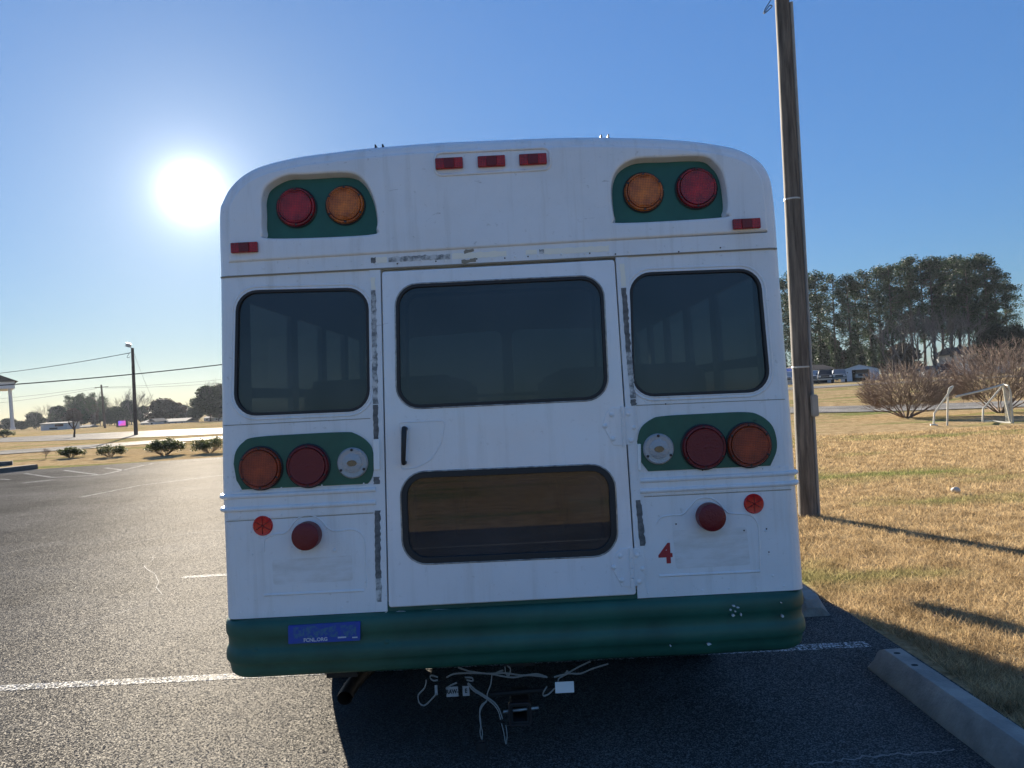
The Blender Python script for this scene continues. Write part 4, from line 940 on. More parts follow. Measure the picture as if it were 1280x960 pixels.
# ------------------------------------------------------------------ lawn blades near the camera
import numpy as np
rng = np.random.default_rng(3)
def blades(name, n, fx, h0, h1, wd):
    V = np.zeros((n*3, 3)); pts = fx(n); ang = rng.uniform(0, 2*np.pi, n); h = rng.uniform(h0, h1, n); ln = rng.uniform(.2, 1.6, n); la = rng.uniform(0, 2*np.pi, n)
    dx, dy = np.cos(ang)*wd, np.sin(ang)*wd; dist = np.maximum(1, pts[:,1]/6)
    V[0::3,0] = pts[:,0]-dx*dist; V[0::3,1] = pts[:,1]-dy*dist; V[1::3,0] = pts[:,0]+dx*dist; V[1::3,1] = pts[:,1]+dy*dist
    V[2::3,0] = pts[:,0]+np.cos(la)*h*ln; V[2::3,1] = pts[:,1]+np.sin(la)*h*ln; V[2::3,2] = h
    V[0::3,2] = -.002; V[1::3,2] = -.002
    me = bpy.data.meshes.new(name); me.vertices.add(n*3); me.vertices.foreach_set('co', V.ravel()); me.loops.add(n*3); me.loops.foreach_set('vertex_index', np.arange(n*3, dtype=np.int32))
    me.polygons.add(n); me.polygons.foreach_set('loop_start', np.arange(0, n*3, 3, dtype=np.int32)); me.polygons.foreach_set('loop_total', np.full(n, 3, dtype=np.int32)); me.update(); me.validate()
    me.materials.append(M['blade']); o = bpy.data.objects.new(name, me); C.collection.objects.link(o); return o
def near_pts(n):
    y = 2.2+rng.random(n)**1.5*19; x = 2.28+rng.random(n)**1.15*np.maximum(3, y*.75-1.6); x[:] = x+.05*np.sin(y*3.1)+.04*np.sin(y*9.7)*rng.random(n); return np.stack([x, y], 1)
tag(blades('dry_grass', 230000, near_pts, .015, .062, .0024), 'dry straw coloured grass of the lawn beside the parking lot', 'grass', kind='stuff')

# ------------------------------------------------------------------ utility pole on the right
base = gp(1010, 645); topx = at(974.5, -60, base.y)
up = empty('utility_pole', base, 'tall weathered wooden utility pole on the lawn beside the bus', 'utility pole')
def lerp(a, b, t): return a+(b-a)*t
px_m = F_PX/base.y
wbot, wtop = 22/px_m/2, 17/px_m/2
pp = [lerp(base-Vector((0,0,.1)), topx, t/24) for t in range(25)]
vs = []; n_ = 28
for i, p in enumerate(pp):
    r = wbot+(wtop-wbot)*i/24
    for j in range(n_):
        th = 2*math.pi*j/n_; rr_ = r*(1+.05*noise.noise(Vector((math.cos(th)*1.5, math.sin(th)*1.5, i*.25)))); vs.append(p+Vector((math.cos(th)*rr_, math.sin(th)*rr_, 0)))
fs = [(i*n_+j, i*n_+(j+1) % n_, (i+1)*n_+(j+1) % n_, (i+1)*n_+j) for i in range(24) for j in range(n_)]+[tuple(24*n_+j for j in range(n_))]
mk('pole', vs, fs, M['wood'], up, sharp=0)
cb = gp(1021, 643); c0 = Vector((base.x+wbot+.012, base.y-.03, 0)); ctop = at(983.5, 3, base.y-.03)
zt_ = ctop.z; ctop = Vector((lerp(base.x, topx.x, zt_/topx.z)+wtop+.016, base.y-.03, zt_))
MB().tube([c0, lerp(c0, ctop, .35), ctop], .02, 10).build('conduit', M['conduit'], up)
for k, (py) in enumerate((250, 460)):
    z = at(1000, py, base.y).z; t = z/topx.z; p = lerp(base, topx, t); r = wbot+(wtop-wbot)*t
    MB().lathe((p.x, p.y, z), (0,0,1), (1,0,0), [(r+.004, 0), (r+.006, .01), (r+.004, .02)], 24).build('pole_strap', M['steel'], up)
q = at(1015.5, 507, base.y-.06); MB().box((q.x+.012, base.y-.06, q.z), (.085, .11, .26), None, .012).build('junction_box', M['conduit'], up)
wl = MB().tube(cr([tuple(at(a, b, base.y)) for a, b in ((966,-4),(961,4),(956,12),(955,17),(959,14),(965,8),(962,7),(956,15))], n=6), .006, 6).build('wire_loop', M['cable'], up)

# ------------------------------------------------------------------ left: poles, lines, sign, buildings
def simple_pole(px, by, tpx, ty, r0, r1, name, label, cat, mat='bark', Y=None):
    b = gp(px, by); t = at(tpx, ty, b.y); e_ = empty(name, b, label, cat)
    MB().tube([b-Vector((0,0,.2)), lerp(b, t, .5), t], [r0, (r0+r1)/2, r1], 10).build('pole', M['wood'] if mat == 'wood' else M[mat], e_); return e_, b, t
lp_, lb_, lt_ = simple_pole(170, 544, 165.5, 435, .17, .12, 'floodlight_pole', 'dark wooden pole with a square floodlight on top, beyond the road', 'light pole', 'bark')
q = at(160.5, 431.5, lb_.y); fl = MB(); fl.box(q, (.42, .28, .34), Matrix.Rotation(R(18), 3, 'Y'), .04); f_ = fl.build('floodlight', M['steel'], lp_)
MB().tube([q+Vector((.15, 0, -.15)), lt_-Vector((0,0,.15))], .035, 6).build('lamp_arm', M['steel'], f_)
MB().tube(cr([tuple(at(a, b, lb_.y)) for a, b in ((163,440),(160,444),(159,447),(163,446))], n=5), .02, 5).build('cable_loop', M['cable'], lp_)
def span(pa, ya, pb, yb_, sag, label, r=.02, ext=0):
    a, b = at(*pa, ya), at(*pb, yb_); pts = []
    for i in range(25): t = i/24; p = lerp(a, b, t); p.z -= sag*4*t*(1-t); pts.append(p)
    tag(MB().tube(pts, r, 4).build('power_line', M['cable']), label, 'cable', 'overhead cables')
span((-120, 475), 95, (163, 441), lb_.y, .5, 'upper overhead cable running left from the floodlight pole', .028)
span((-40, 484.5), 40, (420, 436), 52, .25, 'thickest overhead cable crossing behind the floodlight pole', .03)
hp, hb, ht = simple_pole(131.5, 535, 126.5, 481, .22, .16, 'crossarm_pole', 'distant pole with a crossarm standing in front of the trees', 'utility pole', 'bark')
# put it farther out at its real size
hY = hb.y
MB().box(at(127, 484, hY), (3.0*hY/215+.6, .12, .14), Matrix.Rotation(R(-1), 3, 'Y')).build('crossarm', M['bark'], hp)
span((120, 484), hY, (-150, 505), hY*1.0, .8, 'thin upper cable reaching left from the crossarm pole', .022)
span((121, 485.5), hY, (-150, 512), hY*1.0, 1.0, 'thin lower cable reaching left from the crossarm pole', .022)
span((132, 484), hY, (420, 455), hY*1.0, .8, 'thin upper cable reaching right from the crossarm pole', .02)
span((132, 485), hY, (420, 463), hY*1.0, .8, 'thin lower cable reaching right from the crossarm pole', .02)
span((167, 440), lb_.y, (193, 503), lb_.y+30, .3, 'slack thin guy cable slanting down right of the floodlight pole', .012)
# portico building
yb2 = 98; c1 = at(12.5, 486, yb2); g1 = at(14, 533.5, yb2); z0 = g1.z-.4
pb = empty('portico_building', (c1.x, yb2, z0), 'brick building with a dark roof and pale column at the left edge', 'building')
MB().tube([(c1.x+.1, yb2, z0), (c1.x-.02, yb2, c1.z+.1)], [.24, .20], 14).build('column', M['trim'], pb)
MB().box((c1.x+.1, yb2, z0+.15), (.62, .62, .3)).build('column_base', M['trim'], pb)
zc = c1.z
MB().box((c1.x-6.2, yb2+4, zc+.45), (13.4, 9.4, .9)).build('entablature', M['trim'], pb)
rf = MB(); x1 = c1.x+.9; zt2 = zc+.9
rf.add([(x1, yb2-.9, zt2), (x1, yb2+9, zt2), (x1-7.6, yb2-.9, zt2+3.4), (x1-7.6, yb2+9, zt2+3.4), (x1-15.2, yb2-.9, zt2), (x1-15.2, yb2+9, zt2)], [(0,1,3,2),(2,3,5,4),(0,2,4),(1,5,3),(0,4,5,1)])
rf.build('roof', M['roofdark'], pb, smooth=False)
MB().box((c1.x-7.0, yb2+4.5, (z0+zc)/2), (11.4, 8, zc-z0)).build('wall', M['brick'], pb)
for k in range(3): MB().box((c1.x-3-k*3, yb2+.48, z0+2.4), (1.1, .08, 2.2)).build('window', M['winglass'], pb)
pb.rotation_euler.z = R(36)
# roadside screen sign
sY = 150; sc_ = at(152.5, 529, sY); gz = tz(sc_.x, sY)
sg = empty('screen_sign', (sc_.x, sY, gz), 'lit purple and red electronic sign beside the far road', 'sign')
mpp = sY/F_PX
MB().box((sc_.x, sY, sc_.z), (8.8*mpp, .08, 6*mpp)).build('screen', M['screen'], sg, smooth=False)
MB().box((sc_.x-.6*mpp, sY+.25, sc_.z-.2*mpp), (14*mpp, .35, 8.6*mpp)).build('cabinet', M['dark'], sg)
for s_ in (-1, 1): MB().tube([(sc_.x+s_*.7, sY+.25, gz), (sc_.x+s_*.7, sY+.25, sc_.z)], .1, 8).build('post', M['steel'], sg)
def house(px0, px1, pyb, pyt, pyr, Y, name, label, wall='siding', roof='roofdark', nwin=4, depth=8, gable=False, cat='house', extra=None):
    a, b = at(px0, pyb, Y), at(px1, pyb, Y); zt3 = at((px0+px1)/2, pyt, Y).z; zr = at((px0+px1)/2, pyr, Y).z; cx_ = (a.x+b.x)/2; zb = min(tz(cx_, Y), (a.z+b.z)/2)-.2
    W = b.x-a.x; e_ = empty(name, (cx_, Y, zb), label, cat)
    MB().box((cx_, Y+depth/2, (zb+zt3)/2), (W, depth, zt3-zb)).build('wall', M[wall], e_)
    r_ = MB(); ov = .35
    if gable: r_.add([(a.x-ov, Y-ov, zt3), (b.x+ov, Y-ov, zt3), (b.x+ov, Y+depth+ov, zt3), (a.x-ov, Y+depth+ov, zt3), (cx_, Y-ov, zr), (cx_, Y+depth+ov, zr)], [(0,4,5,3),(1,2,5,4),(0,1,4),(2,3,5),(0,3,2,1)])
    else: r_.add([(a.x-ov, Y-ov, zt3), (b.x+ov, Y-ov, zt3), (b.x+ov, Y+depth+ov, zt3), (a.x-ov, Y+depth+ov, zt3), (a.x-ov+.3, Y+depth/2, zr), (b.x+ov-.3, Y+depth/2, zr)], [(0,1,5,4),(2,3,4,5),(0,4,3),(1,2,5),(0,3,2,1)])
    r_.build('roof', M[roof], e_, smooth=False)
    hh = zt3-zb
    for k in range(nwin):
        x = a.x+W*(k+.5)/nwin
        f_ = MB().box((x, Y-.02, zb+hh*.58), (W/nwin*.36, .10, hh*.36)).build('window', M['trim'], e_)
        MB().box((x, Y-.07, zb+hh*.58), (W/nwin*.30, .06, hh*.31)).build('pane', M['winglass'], f_)
    return e_, a, b, zb, zt3
h1 = house(51, 84, 539, 529, 528, 170, 'site_trailer', 'long low white trailer building with faint sign, before the left trees', 'siding', 'rooflight', 0, 5, cat='trailer')
q = at(74, 531.5, 170); MB().box((q.x, 169.95, q.z), (1.9, .08, .55)).build('name_board', M['brick'], h1[0])
q = at(67, 535.5, 170); MB().box((q.x, 169.95, q.z), (1.8, .08, .35)).build('window_strip', M['winglass'], h1[0])
house(176, 232, 532.5, 527.5, 524, 185, 'ranch_house', 'long low house with a pale roof behind the floodlight pole', 'siding', 'rooflight', 7, 8)
h3 = house(186, 194, 532, 527, 523.5, 180, 'gabled_cottage', 'small pale gable fronted cottage at the left end of the long low house', 'trim', 'rooflight', 1, 6, True)
house(255, 263, 526, 522.5, 520.5, 200, 'pale_shed', 'left one of two pale sheds under the big dark tree by the bus', 'siding', 'rooflight', 1, 4, cat='shed')
house(267, 275, 525.5, 522, 520, 200, 'pale_shed', 'right one of two pale sheds, next to the bus edge', 'siding', 'rooflight', 1, 4, cat='shed')
house(98, 112, 537, 533.5, 531.5, 190, 'low_shed', 'small low pale shed between the left trees and the sign', 'siding', 'rooflight', 1, 4, cat='shed')

# ------------------------------------------------------------------ trees
def clump(V, Fc, c, r, n, size, flat=.6):
    for _ in range(n):
        while True:
            d = Vector((random.uniform(-1, 1), random.uniform(-1, 1), random.uniform(-1, 1)))
            if d.length < 1: break
        p = c+Vector((d.x*r, d.y*r, d.z*r*flat)); s = size*random.uniform(.6, 1.3)
        a = Vector((random.gauss(0, 1), random.gauss(0, 1), random.gauss(0, .6))).normalized()*s; b = Vector((random.gauss(0, 1), random.gauss(0, 1), random.gauss(0, .6))).normalized()*s*.6
        k = len(V); V += [p-a, p+b, p+a, p-b*.8]; Fc.append((k, k+1, k+2, k+3))
def branch(mb, p, d, L, r, lev, spread, nch, up=.1, sides=4, ends=None, shrink=.72):
    pts = [p]; q = p.copy(); dd = d.copy(); k = 3
    for i in range(k):
        dd = (dd+Vector((random.gauss(0, .10), random.gauss(0, .10), random.gauss(0, .06)+up*.25))).normalized(); q = q+dd*L/k; pts.append(q.copy())
    mb.tube(pts, [r, r*.9, r*.8, r*.66], sides, cap=False)
    if ends is not None: ends.append((q.copy(), lev))
    if lev <= 0: return
    for i in range(nch):
        a = random.uniform(0, 2*math.pi); perp = dd.orthogonal().normalized(); perp.rotate(Matrix.Rotation(a, 3, dd)) if hasattr(perp, 'rotate') else None
        nd_ = (dd+perp*random.uniform(.5, 1.1)*spread+Vector((0, 0, up))).normalized()
        st_ = pts[-1] if i < 2 else pts[-2]
        branch(mb, st_, nd_, L*shrink*random.uniform(.8, 1.15), r*.62, lev-1, spread, nch, up, 3, ends, shrink)
def pine(h, seed, name='pine_tree', hr=(.30, .42)):
    random.seed(seed); e_ = empty(name, (0,0,0)); t = MB(); lean = random.uniform(-.03, .03)*h; pts = [Vector((lean*(k/8)**2+random.uniform(-.06, .06), 0, h*k/8)) for k in range(9)]; pts[0].x = 0
    t.tube(pts, [.24-.022*k for k in range(9)], 8); V = []; Fc = []
    h0 = random.uniform(*hr); nl = int(h*2.6*(1.05-h0)/.68)
    for i in range(nl):
        f = h0+(1-h0)*(i+random.random())/nl; z = h*f; reach = (h*.15)*(1.05-((f-.72)/.5)**2)*random.uniform(.5, 1.15)
        if f > .95: reach *= .6
        a = random.uniform(0, 2*math.pi); bx = pts[0].lerp(pts[8], f); bx = Vector((lean*f*f, 0, z)); tip = bx+Vector((math.cos(a)*reach, math.sin(a)*reach, reach*random.uniform(.05, .45)))
        t.tube([bx, bx.lerp(tip, .5)+Vector((0,0,-.05)), tip], [.06, .045, .02], 4)
        for s_ in (.55, .85, 1.05): 
            if random.random() < .9: clump(V, Fc, bx.lerp(tip, s_)+Vector((random.uniform(-.3,.3), random.uniform(-.3,.3), .1)), random.uniform(.5, 1.0), 70, .15, .85)
    clump(V, Fc, pts[8], 1.1, 120, .19, .8)
    t.build('trunk', M['pinebark'], e_); mk('crown', V, Fc, M['pine'], e_, sharp=0); return e_
def leafy(h, w_, seed, mat, name='broad_tree', size=.36, n=9000, low=.08):
    random.seed(seed); e_ = empty(name, (0,0,0)); t = MB(); ends = []
    branch(t, Vector((0,0,0)), Vector((0,0,1)), h*.3, h*.022, 3, .8, 3, .2, 6, ends); t.build('trunk', M['bark'], e_)
    V = []; Fc = []; k = 44; per = n//k
    for i in range(k):
        a = random.uniform(0, 2*math.pi); f = random.uniform(low, 1); rr_ = w_/2*math.sqrt(max(.05, 1-(2*(f-.45))**2*.8))*random.uniform(.3, .85)
        clump(V, Fc, Vector((math.cos(a)*rr_, math.sin(a)*rr_, h*(low+.06+f*(.82-low)))), w_*random.uniform(.13, .22), per, size, .75)
    mk('crown', V, Fc, mat, e_, sharp=0); return e_
def bare(h, seed, name='bare_tree', lev=5, mat='twigg', spread=.75, nch=3, thick=.02):
    random.seed(seed); e_ = empty(name, (0,0,0)); t = MB()
    branch(t, Vector((0,0,0)), Vector((0,0,1)), h*.28, h*thick, 1, .3, 1, .3, 6)
    top = Vector((0,0,h*.25))
    for i in range(4):
        a = i*1.6+random.random(); branch(t, top, Vector((math.cos(a)*.6, math.sin(a)*.6, 1)).normalized(), h*.24, h*thick*.6, lev-1, spread, nch, .12)
    t2 = MB(); nv_ = len(t.v); t.build('trunk', M[mat], e_)
    return e_
def place(proto, x, y, label, cat, group, rz=0, s=1, first=[None], sz=None):
    if proto.get('_used'): o = copy_tree(proto); o.pop('_used', None) if hasattr(o, 'pop') else None
    else: o = proto; proto['_used'] = 1
    o.location = (x, y, tz(x, y)-.05); o.rotation_euler = (0, 0, rz); o.scale = (s, s, sz or s); tag(o, label, cat, group); return o
ORD = 'first second third fourth fifth sixth seventh eighth ninth tenth eleventh twelfth thirteenth fourteenth fifteenth sixteenth seventeenth eighteenth nineteenth twentieth twenty-first twenty-second twenty-third twenty-fourth twenty-fifth twenty-sixth twenty-seventh twenty-eighth'.split()
PN = [pine(17, 11), pine(16, 12), pine(18, 13), pine(15, 14, hr=(.1, .14)), pine(17, 15, hr=(.12, .18)), pine(16, 16, hr=(.08, .12))]
# (px of the trunk, py of the top, distance)
pl = [(978,350,112),(996,342,118),(1014,348,110),(1028,340,116),(1046,345,122),(1066,344,112),(1076,352,124),(1092,338,112),(1104,334,118),(1118,331,110),(1132,330,120),(1143,321,112),(1158,326,118),(1170,322,110),(1181,321,116),(1192,324,122),(1203,320,112),(1214,322,108),(1226,318,116),(1238,322,110),(1250,336,114),(1262,352,118)]
random.seed(5)
for i, (px, py, Y) in enumerate(pl):
    Y *= 1.22
    p = at(px, 470, Y); top = at(px, py, Y).z; H = top-tz(p.x, Y); ki = (3+i % 3) if i < 9 or i in (20, 21) else i % 3; pr = PN[ki]; ph = [17, 16, 18, 15, 17, 16][ki]
    place(pr, p.x, Y, 'tall dark pine, %s from the left in the row beyond the right field' % ORD[i], 'pine tree', 'pines beyond the right field', random.uniform(0, 6.28), H/ph*.97, sz=H/ph*.97)
random.seed(9)
BT = [bare(9, 21, spread=.5, thick=.014), bare(8, 22, spread=.55, thick=.014), bare(7, 23, spread=.5, thick=.014)]
for i, (px, Y, H, lab) in enumerate([(1128, 88, 9, 'bare grey tree standing left of the others before the pines'), (1150, 92, 10.5, 'bare grey tree just right of the metal shed, before the pines'), (1172, 86, 9, 'bare tree behind the white house wall at the pines'), (1190, 90, 10, 'bare tree nearest the pale house gable'), (1206, 84, 8, 'bare tree right before the house roof on the right'), (1110, 96, 8, 'bare small tree behind the open metal shed')]):
    Y *= 1.28; H *= 1.2; p = at(px, 470, Y); pr = BT[i % 3]; place(pr, p.x, Y, lab, 'bare tree', 'bare trees before the pines', random.uniform(0, 6), H/[9, 8, 7][i % 3])
DT = [leafy(9, 8, 31, M['leafd']), leafy(7, 9, 32, M['leafd']), leafy(8, 7.5, 33, M['leafb'])]
DH = [9, 7, 8]
def dtree(k, px, top, Y, wpx, lab, grp):
    if px > 640: Y *= 1.26
    p = at(px, 500, Y); z = at(px, top, Y).z; H = z-tz(p.x, Y); W = wpx*Y/F_PX; pr = DT[k]
    o = place(pr, p.x, Y, lab, 'tree', grp, random.uniform(0, 6), 1); o.scale = (W/[8, 9, 7.5][k], W/[8, 9, 7.5][k], H/DH[k]/.93); return o
dtree(0, 1245, 408, 100, 44, 'dark rounded evergreen behind the right house roof', 'evergreens right'); dtree(1, 1272, 411, 104, 40, 'dark evergreen at the far right edge behind the big bush', 'evergreens right')
dtree(1, 1020, 440, 125, 60, 'low dark undergrowth tree left of the carport, under the pines', 'evergreens right'); dtree(0, 1075, 438, 128, 60, 'low dark evergreen behind the open metal shed', 'evergreens right'); dtree(2, 1040, 425, 130, 50, 'brownish low tree behind the parked trucks', 'evergreens right')
dtree(2, 1130, 432, 126, 60, 'brown undergrowth tree between the pines trunks', 'evergreens right')
gL = 'trees along the far left road'
for (k, px, top, Y, w_, lab) in [(1, 42, 517, 240, 26, 'low dark tree at the left end of the left tree line'), (0, 72, 508, 235, 26, 'dark evergreen behind the white trailer'), (0, 98, 497, 230, 24, 'tall narrow evergreen left of the crossarm pole'), (2, 112, 499, 236, 26, 'brownish tree left of the crossarm pole'), (0, 124, 503, 245, 22, 'dark evergreen right behind the crossarm pole'),
        (1, 142, 510, 225, 30, 'low dark tree behind the electronic sign'), (0, 160, 501, 240, 26, 'dark evergreen behind the floodlight pole'), (1, 180, 509, 225, 26, 'low dark tree right of the floodlight pole'), (2, 205, 500, 210, 44, 'broad rounded brown tree behind the long low house'), (1, 228, 508, 225, 26, 'low dark tree right of the broad brown one'), (0, 262, 484, 190, 46, 'largest dark evergreen, just left of the bus'), (0, 282, 480, 195, 44, 'dark evergreen half hidden by the bus edge'), (1, 10, 524, 230, 26, 'low dark tree behind the portico column'), (1, 25, 527, 225, 20, 'low dark hedge tree right of the portico'), (1, 243, 510, 215, 22, 'low dark tree at the foot of the largest evergreen'),
        (2, 90, 512, 215, 22, 'brown tree in front of the tall narrow evergreen'), (1, 135, 512, 215, 22, 'dark low tree left of the electronic sign')]:
    dtree(k, px, top, Y, w_, lab, gL)
PS = [pine(12, 41, 'umbrella_pine'), pine(11, 42, 'umbrella_pine')]
for i, (px, top, lab) in enumerate([(86, 496, 'small round topped pine above the left trees'), (100, 494, 'twin crowned pine left of the crossarm pole'), (115, 493, 'pine rising highest in the left tree line'), (128, 497, 'flat topped pine right by the crossarm pole'), (62, 512, 'short pine behind the white trailer roof')]):
    Y = 222; p = at(px, 500, Y); H = at(px, top, Y).z-tz(p.x, Y); place(PS[i % 2], p.x, Y, lab, 'pine tree', gL, i, H/[12, 11][i % 2]*1.0)
for i, (px, top, Y, lab) in enumerate([(58, 502, 215, 'bare tree rising behind the white trailer'), (117, 487, 226, 'bare tree showing above the highest left pine'), (163, 484, 220, 'bare tree spreading behind the floodlight pole'), (175, 487, 222, 'bare tree right behind the floodlight pole'), (147, 495, 225, 'bare tree above the electronic sign'), (231, 501, 220, 'bare tree above the low trees right of the long house'), (44, 509, 215, 'bare tree at the left end of the tree line'), (244, 502, 225, 'bare tree left of the largest evergreen'), (198, 497, 222, 'bare tree crown above the broad brown tree'), (272, 470, 190, 'bare tree top above the largest evergreen')]):
    p = at(px, 500, Y); H = at(px, top, Y).z-tz(p.x, Y); place(BT[i % 3], p.x, Y, lab, 'bare tree', gL, i*1.3, H/[9, 8, 7][i % 3]*1.05)
st2 = bare(3.2, 77, 'sapling', 3, 'bark', .6, 3, .03); q = gp(93, 547); place(st2, q.x, q.y, 'small dark bare sapling in the median grass left of the floodlight pole', 'sapling', 'saplings', 0, 1)
# shrubs at the lot edge
def shrub(h, w_, seed, n=2600, leaf=.05, twig=True, name='shrub'):
    random.seed(seed); e_ = empty(name, (0,0,0)); t = MB()
    for i in range(16):
        a = random.uniform(0, 2*math.pi); branch(t, Vector((random.uniform(-.05,.05), random.uniform(-.05,.05), 0)), Vector((math.cos(a)*w_*.45, math.sin(a)*w_*.45, h*.7)).normalized(), h*.42, .014, 2, .6, 3, .1, 4)
    t.build('stems', M['twig'], e_); V = []; Fc = []; k = 34
    for i in range(k):
        a = random.uniform(0, 2*math.pi); rr_ = w_/2*math.sqrt(random.random())*.82; zz = h*(.3+.5*math.sqrt(max(0, 1-(rr_/(w_/2))**2)))*random.uniform(.65, 1.08)
        clump(V, Fc, Vector((math.cos(a)*rr_, math.sin(a)*rr_, zz)), w_*.12, n//k, leaf, .9)
    mk('foliage', V, Fc, M['shrubleaf'], e_, sharp=0); return e_
SB = [shrub(.75, 1.5, 51), shrub(.8, 1.9, 52)]
for i, (px, py, wpx, hpx, lab) in enumerate([(89, 572, 36, 15, 'low shrub second from the left at the lot edge'), (138, 571, 40, 16, 'low shrub with flat top, middle of the five at the lot edge'), (206, 569, 52, 22, 'largest shrub at the lot edge, left of the one by the bus'), (262, 566, 46, 20, 'shrub half hidden by the left bus edge')]):
    q = gp(px, py); o = place(SB[i % 2], q.x, q.y, lab, 'shrub', 'shrubs at the edge of the lot', i*1.1, 1); m_ = q.y/F_PX; o.scale = (wpx*m_/[1.5, 1.9][i % 2]*1.0, wpx*m_/[1.5, 1.9][i % 2], hpx*m_/[.75, .8][i % 2]*1.08)
tw = bare(.6, 61, 'twiggy_shrub', 4, 'twig', 1.2, 4, .02); q = gp(58, 573.5); place(tw, q.x, q.y, 'small twiggy leafless shrub leftmost at the lot edge', 'shrub', 'shrubs at the edge of the lot', 0, 1.0)
q = at(6, 535, 92); o = place(SB[0], q.x, 92, 'round pale bush beside the portico column', 'shrub', 'shrubs at the edge of the lot', 0, 1.5)
# crape myrtles on the lawn
def myrtle(h, w_, seed):
    random.seed(seed); e_ = empty('crape_myrtle', (0,0,0)); t = MB(); ends = []
    for i in range(13):
        a = 2*math.pi*i/13+random.uniform(-.2, .2); el = random.uniform(.35, 1.5); d = Vector((math.cos(a), math.sin(a), el)).normalized()
        branch(t, Vector((math.cos(a)*.06, math.sin(a)*.06, 0)), d, h*.30, .030, 3, .38, 2, .06, 5, ends, .72)
    t.build('trunk', M['twig'], e_); f = MB()
    for i in range(2500):
        a = random.uniform(0, 2*math.pi); u = random.random()**.75; el = math.acos(1-u*1.38)    # angle from straight up
        wob = 1+.10*noise.noise(Vector((math.cos(a)*1.5, math.sin(a)*1.5, el*2+seed)))
        rim = Vector((math.sin(el)*math.cos(a)*w_/2, math.sin(el)*math.sin(a)*w_/2, h*.56+math.cos(el)*h*.58))*wob
        org = Vector((0, 0, h*.02)); ff = random.uniform(.60, .98); p = org.lerp(rim, ff)
        d = (rim-org).normalized(); d = (d+Vector((random.gauss(0, .38), random.gauss(0, .38), random.gauss(0, .3)+.1))).normalized(); L = h*random.uniform(.06, .15)
        q = p+d*L; f.tube([p-d*L*.6, p, q], [.007, .006, .003], 3, cap=False)
        for _ in range(2): dd = (d+Vector((random.gauss(0, .6), random.gauss(0, .6), random.gauss(0, .5)))).normalized(); f.tube([p, p+dd*L*.8], [.005, .002], 3, cap=False)
    f.build('twigs', M['twig'], e_, sharp=0); return e_
random.seed(8)
for (px, py, wpx, hpx, lab, sd) in ((1133, 522, 106, 64, 'smaller bare rounded crape myrtle on the lawn, between utility pole and pipe frames', 71), (1252, 516, 130, 84, 'larger bare crape myrtle at the right edge behind the pipe frames', 72)):
    q = gp(px, py); m_ = q.y/F_PX; o = myrtle(hpx*m_, wpx*m_, sd); o.location = q-Vector((0,0,.03)); tag(o, lab, 'shrub', 'crape myrtles on the lawn')
# pipe goal frames
def pipeframe(name, label, polys, net=None):
    q = gp(*polys[0][0]); Yg = q.y; e_ = empty(name, q, label, 'goal frame', 'pipe goal frames on the lawn')
    for pl_, dy in polys[1:]: 
        pts = [at(a, b, Yg+c_) for (a, b, c_) in pl_]; MB().tube(pts, .028, 8).build(dy, M['pvc'], e_)
    if net:
        n = MB(); a, b, c_, d_ = [at(x, y, Yg+z) for (x, y, z) in net]
        for i in range(9):
            t = i/8; n.tube([lerp(a, b, t), lerp(d_, c_, t)], .006, 3); n.tube([lerp(a, d_, t), lerp(b, c_, t)], .006, 3)
        n.build('net', M['net'], e_)
pipeframe('goal_frame', 'small cream pipe frame standing left of the other on the lawn', [((1184, 532), 0),
   ([(1184, 533, 0), (1185, 493, 0), (1186.5, 485.5, 0), (1191, 483, .1)], 'upright'), ([(1167, 531, 0), (1168, 516.5, 0), (1191, 484, 0)], 'brace'), ([(1163, 531, -.1), (1172, 531.5, -.1)], 'foot')])
pipeframe('goal_frame', 'larger cream pipe frame with hanging net and pole, right of the other', [((1266, 529), 0),
   ([(1266, 529.5, 0), (1263, 490, 0), (1260, 482, 0), (1254, 480.5, .2)], 'upright'), ([(1228.5, 527, 0), (1229, 511, 0), (1254, 481, .1)], 'brace'), ([(1254, 481, .15), (1257, 500, .1), (1263, 527, 0)], 'inner_leg'), ([(1194.5, 496, -1), (1225, 489, -.5), (1254, 481, .1)], 'cross_bar'), ([(1229, 527, 0), (1240, 526.5, .6), (1264, 529, 0)], 'ground_bar')], [(1254,482,.1), (1261,490,0), (1264,528,0), (1257,526,.3)])

# ------------------------------------------------------------------ right background: carport, trucks, sheds, house
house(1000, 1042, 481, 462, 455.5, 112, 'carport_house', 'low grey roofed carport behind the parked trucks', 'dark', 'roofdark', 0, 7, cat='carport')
for (a, b) in ((1036, 1041), (984, 1002)):
    pass
q0, q1 = at(1034, 479, 111.4), at(1041, 463, 111.4)
tag(MB().box(((q0.x+q1.x)/2, 111.2, (q0.z+q1.z)/2), (q1.x-q0.x, .3, q1.z-q0.z)).build('carport_pillar', M['siding']), 'white end wall panel at the right of the carport', 'pillar')
house(981, 1000, 481, 465, 460, 110, 'blue_roofed_shed', 'pale shed with a blue roof partly behind the utility pole', 'siding', 'blueroof', 1, 5, cat='shed')
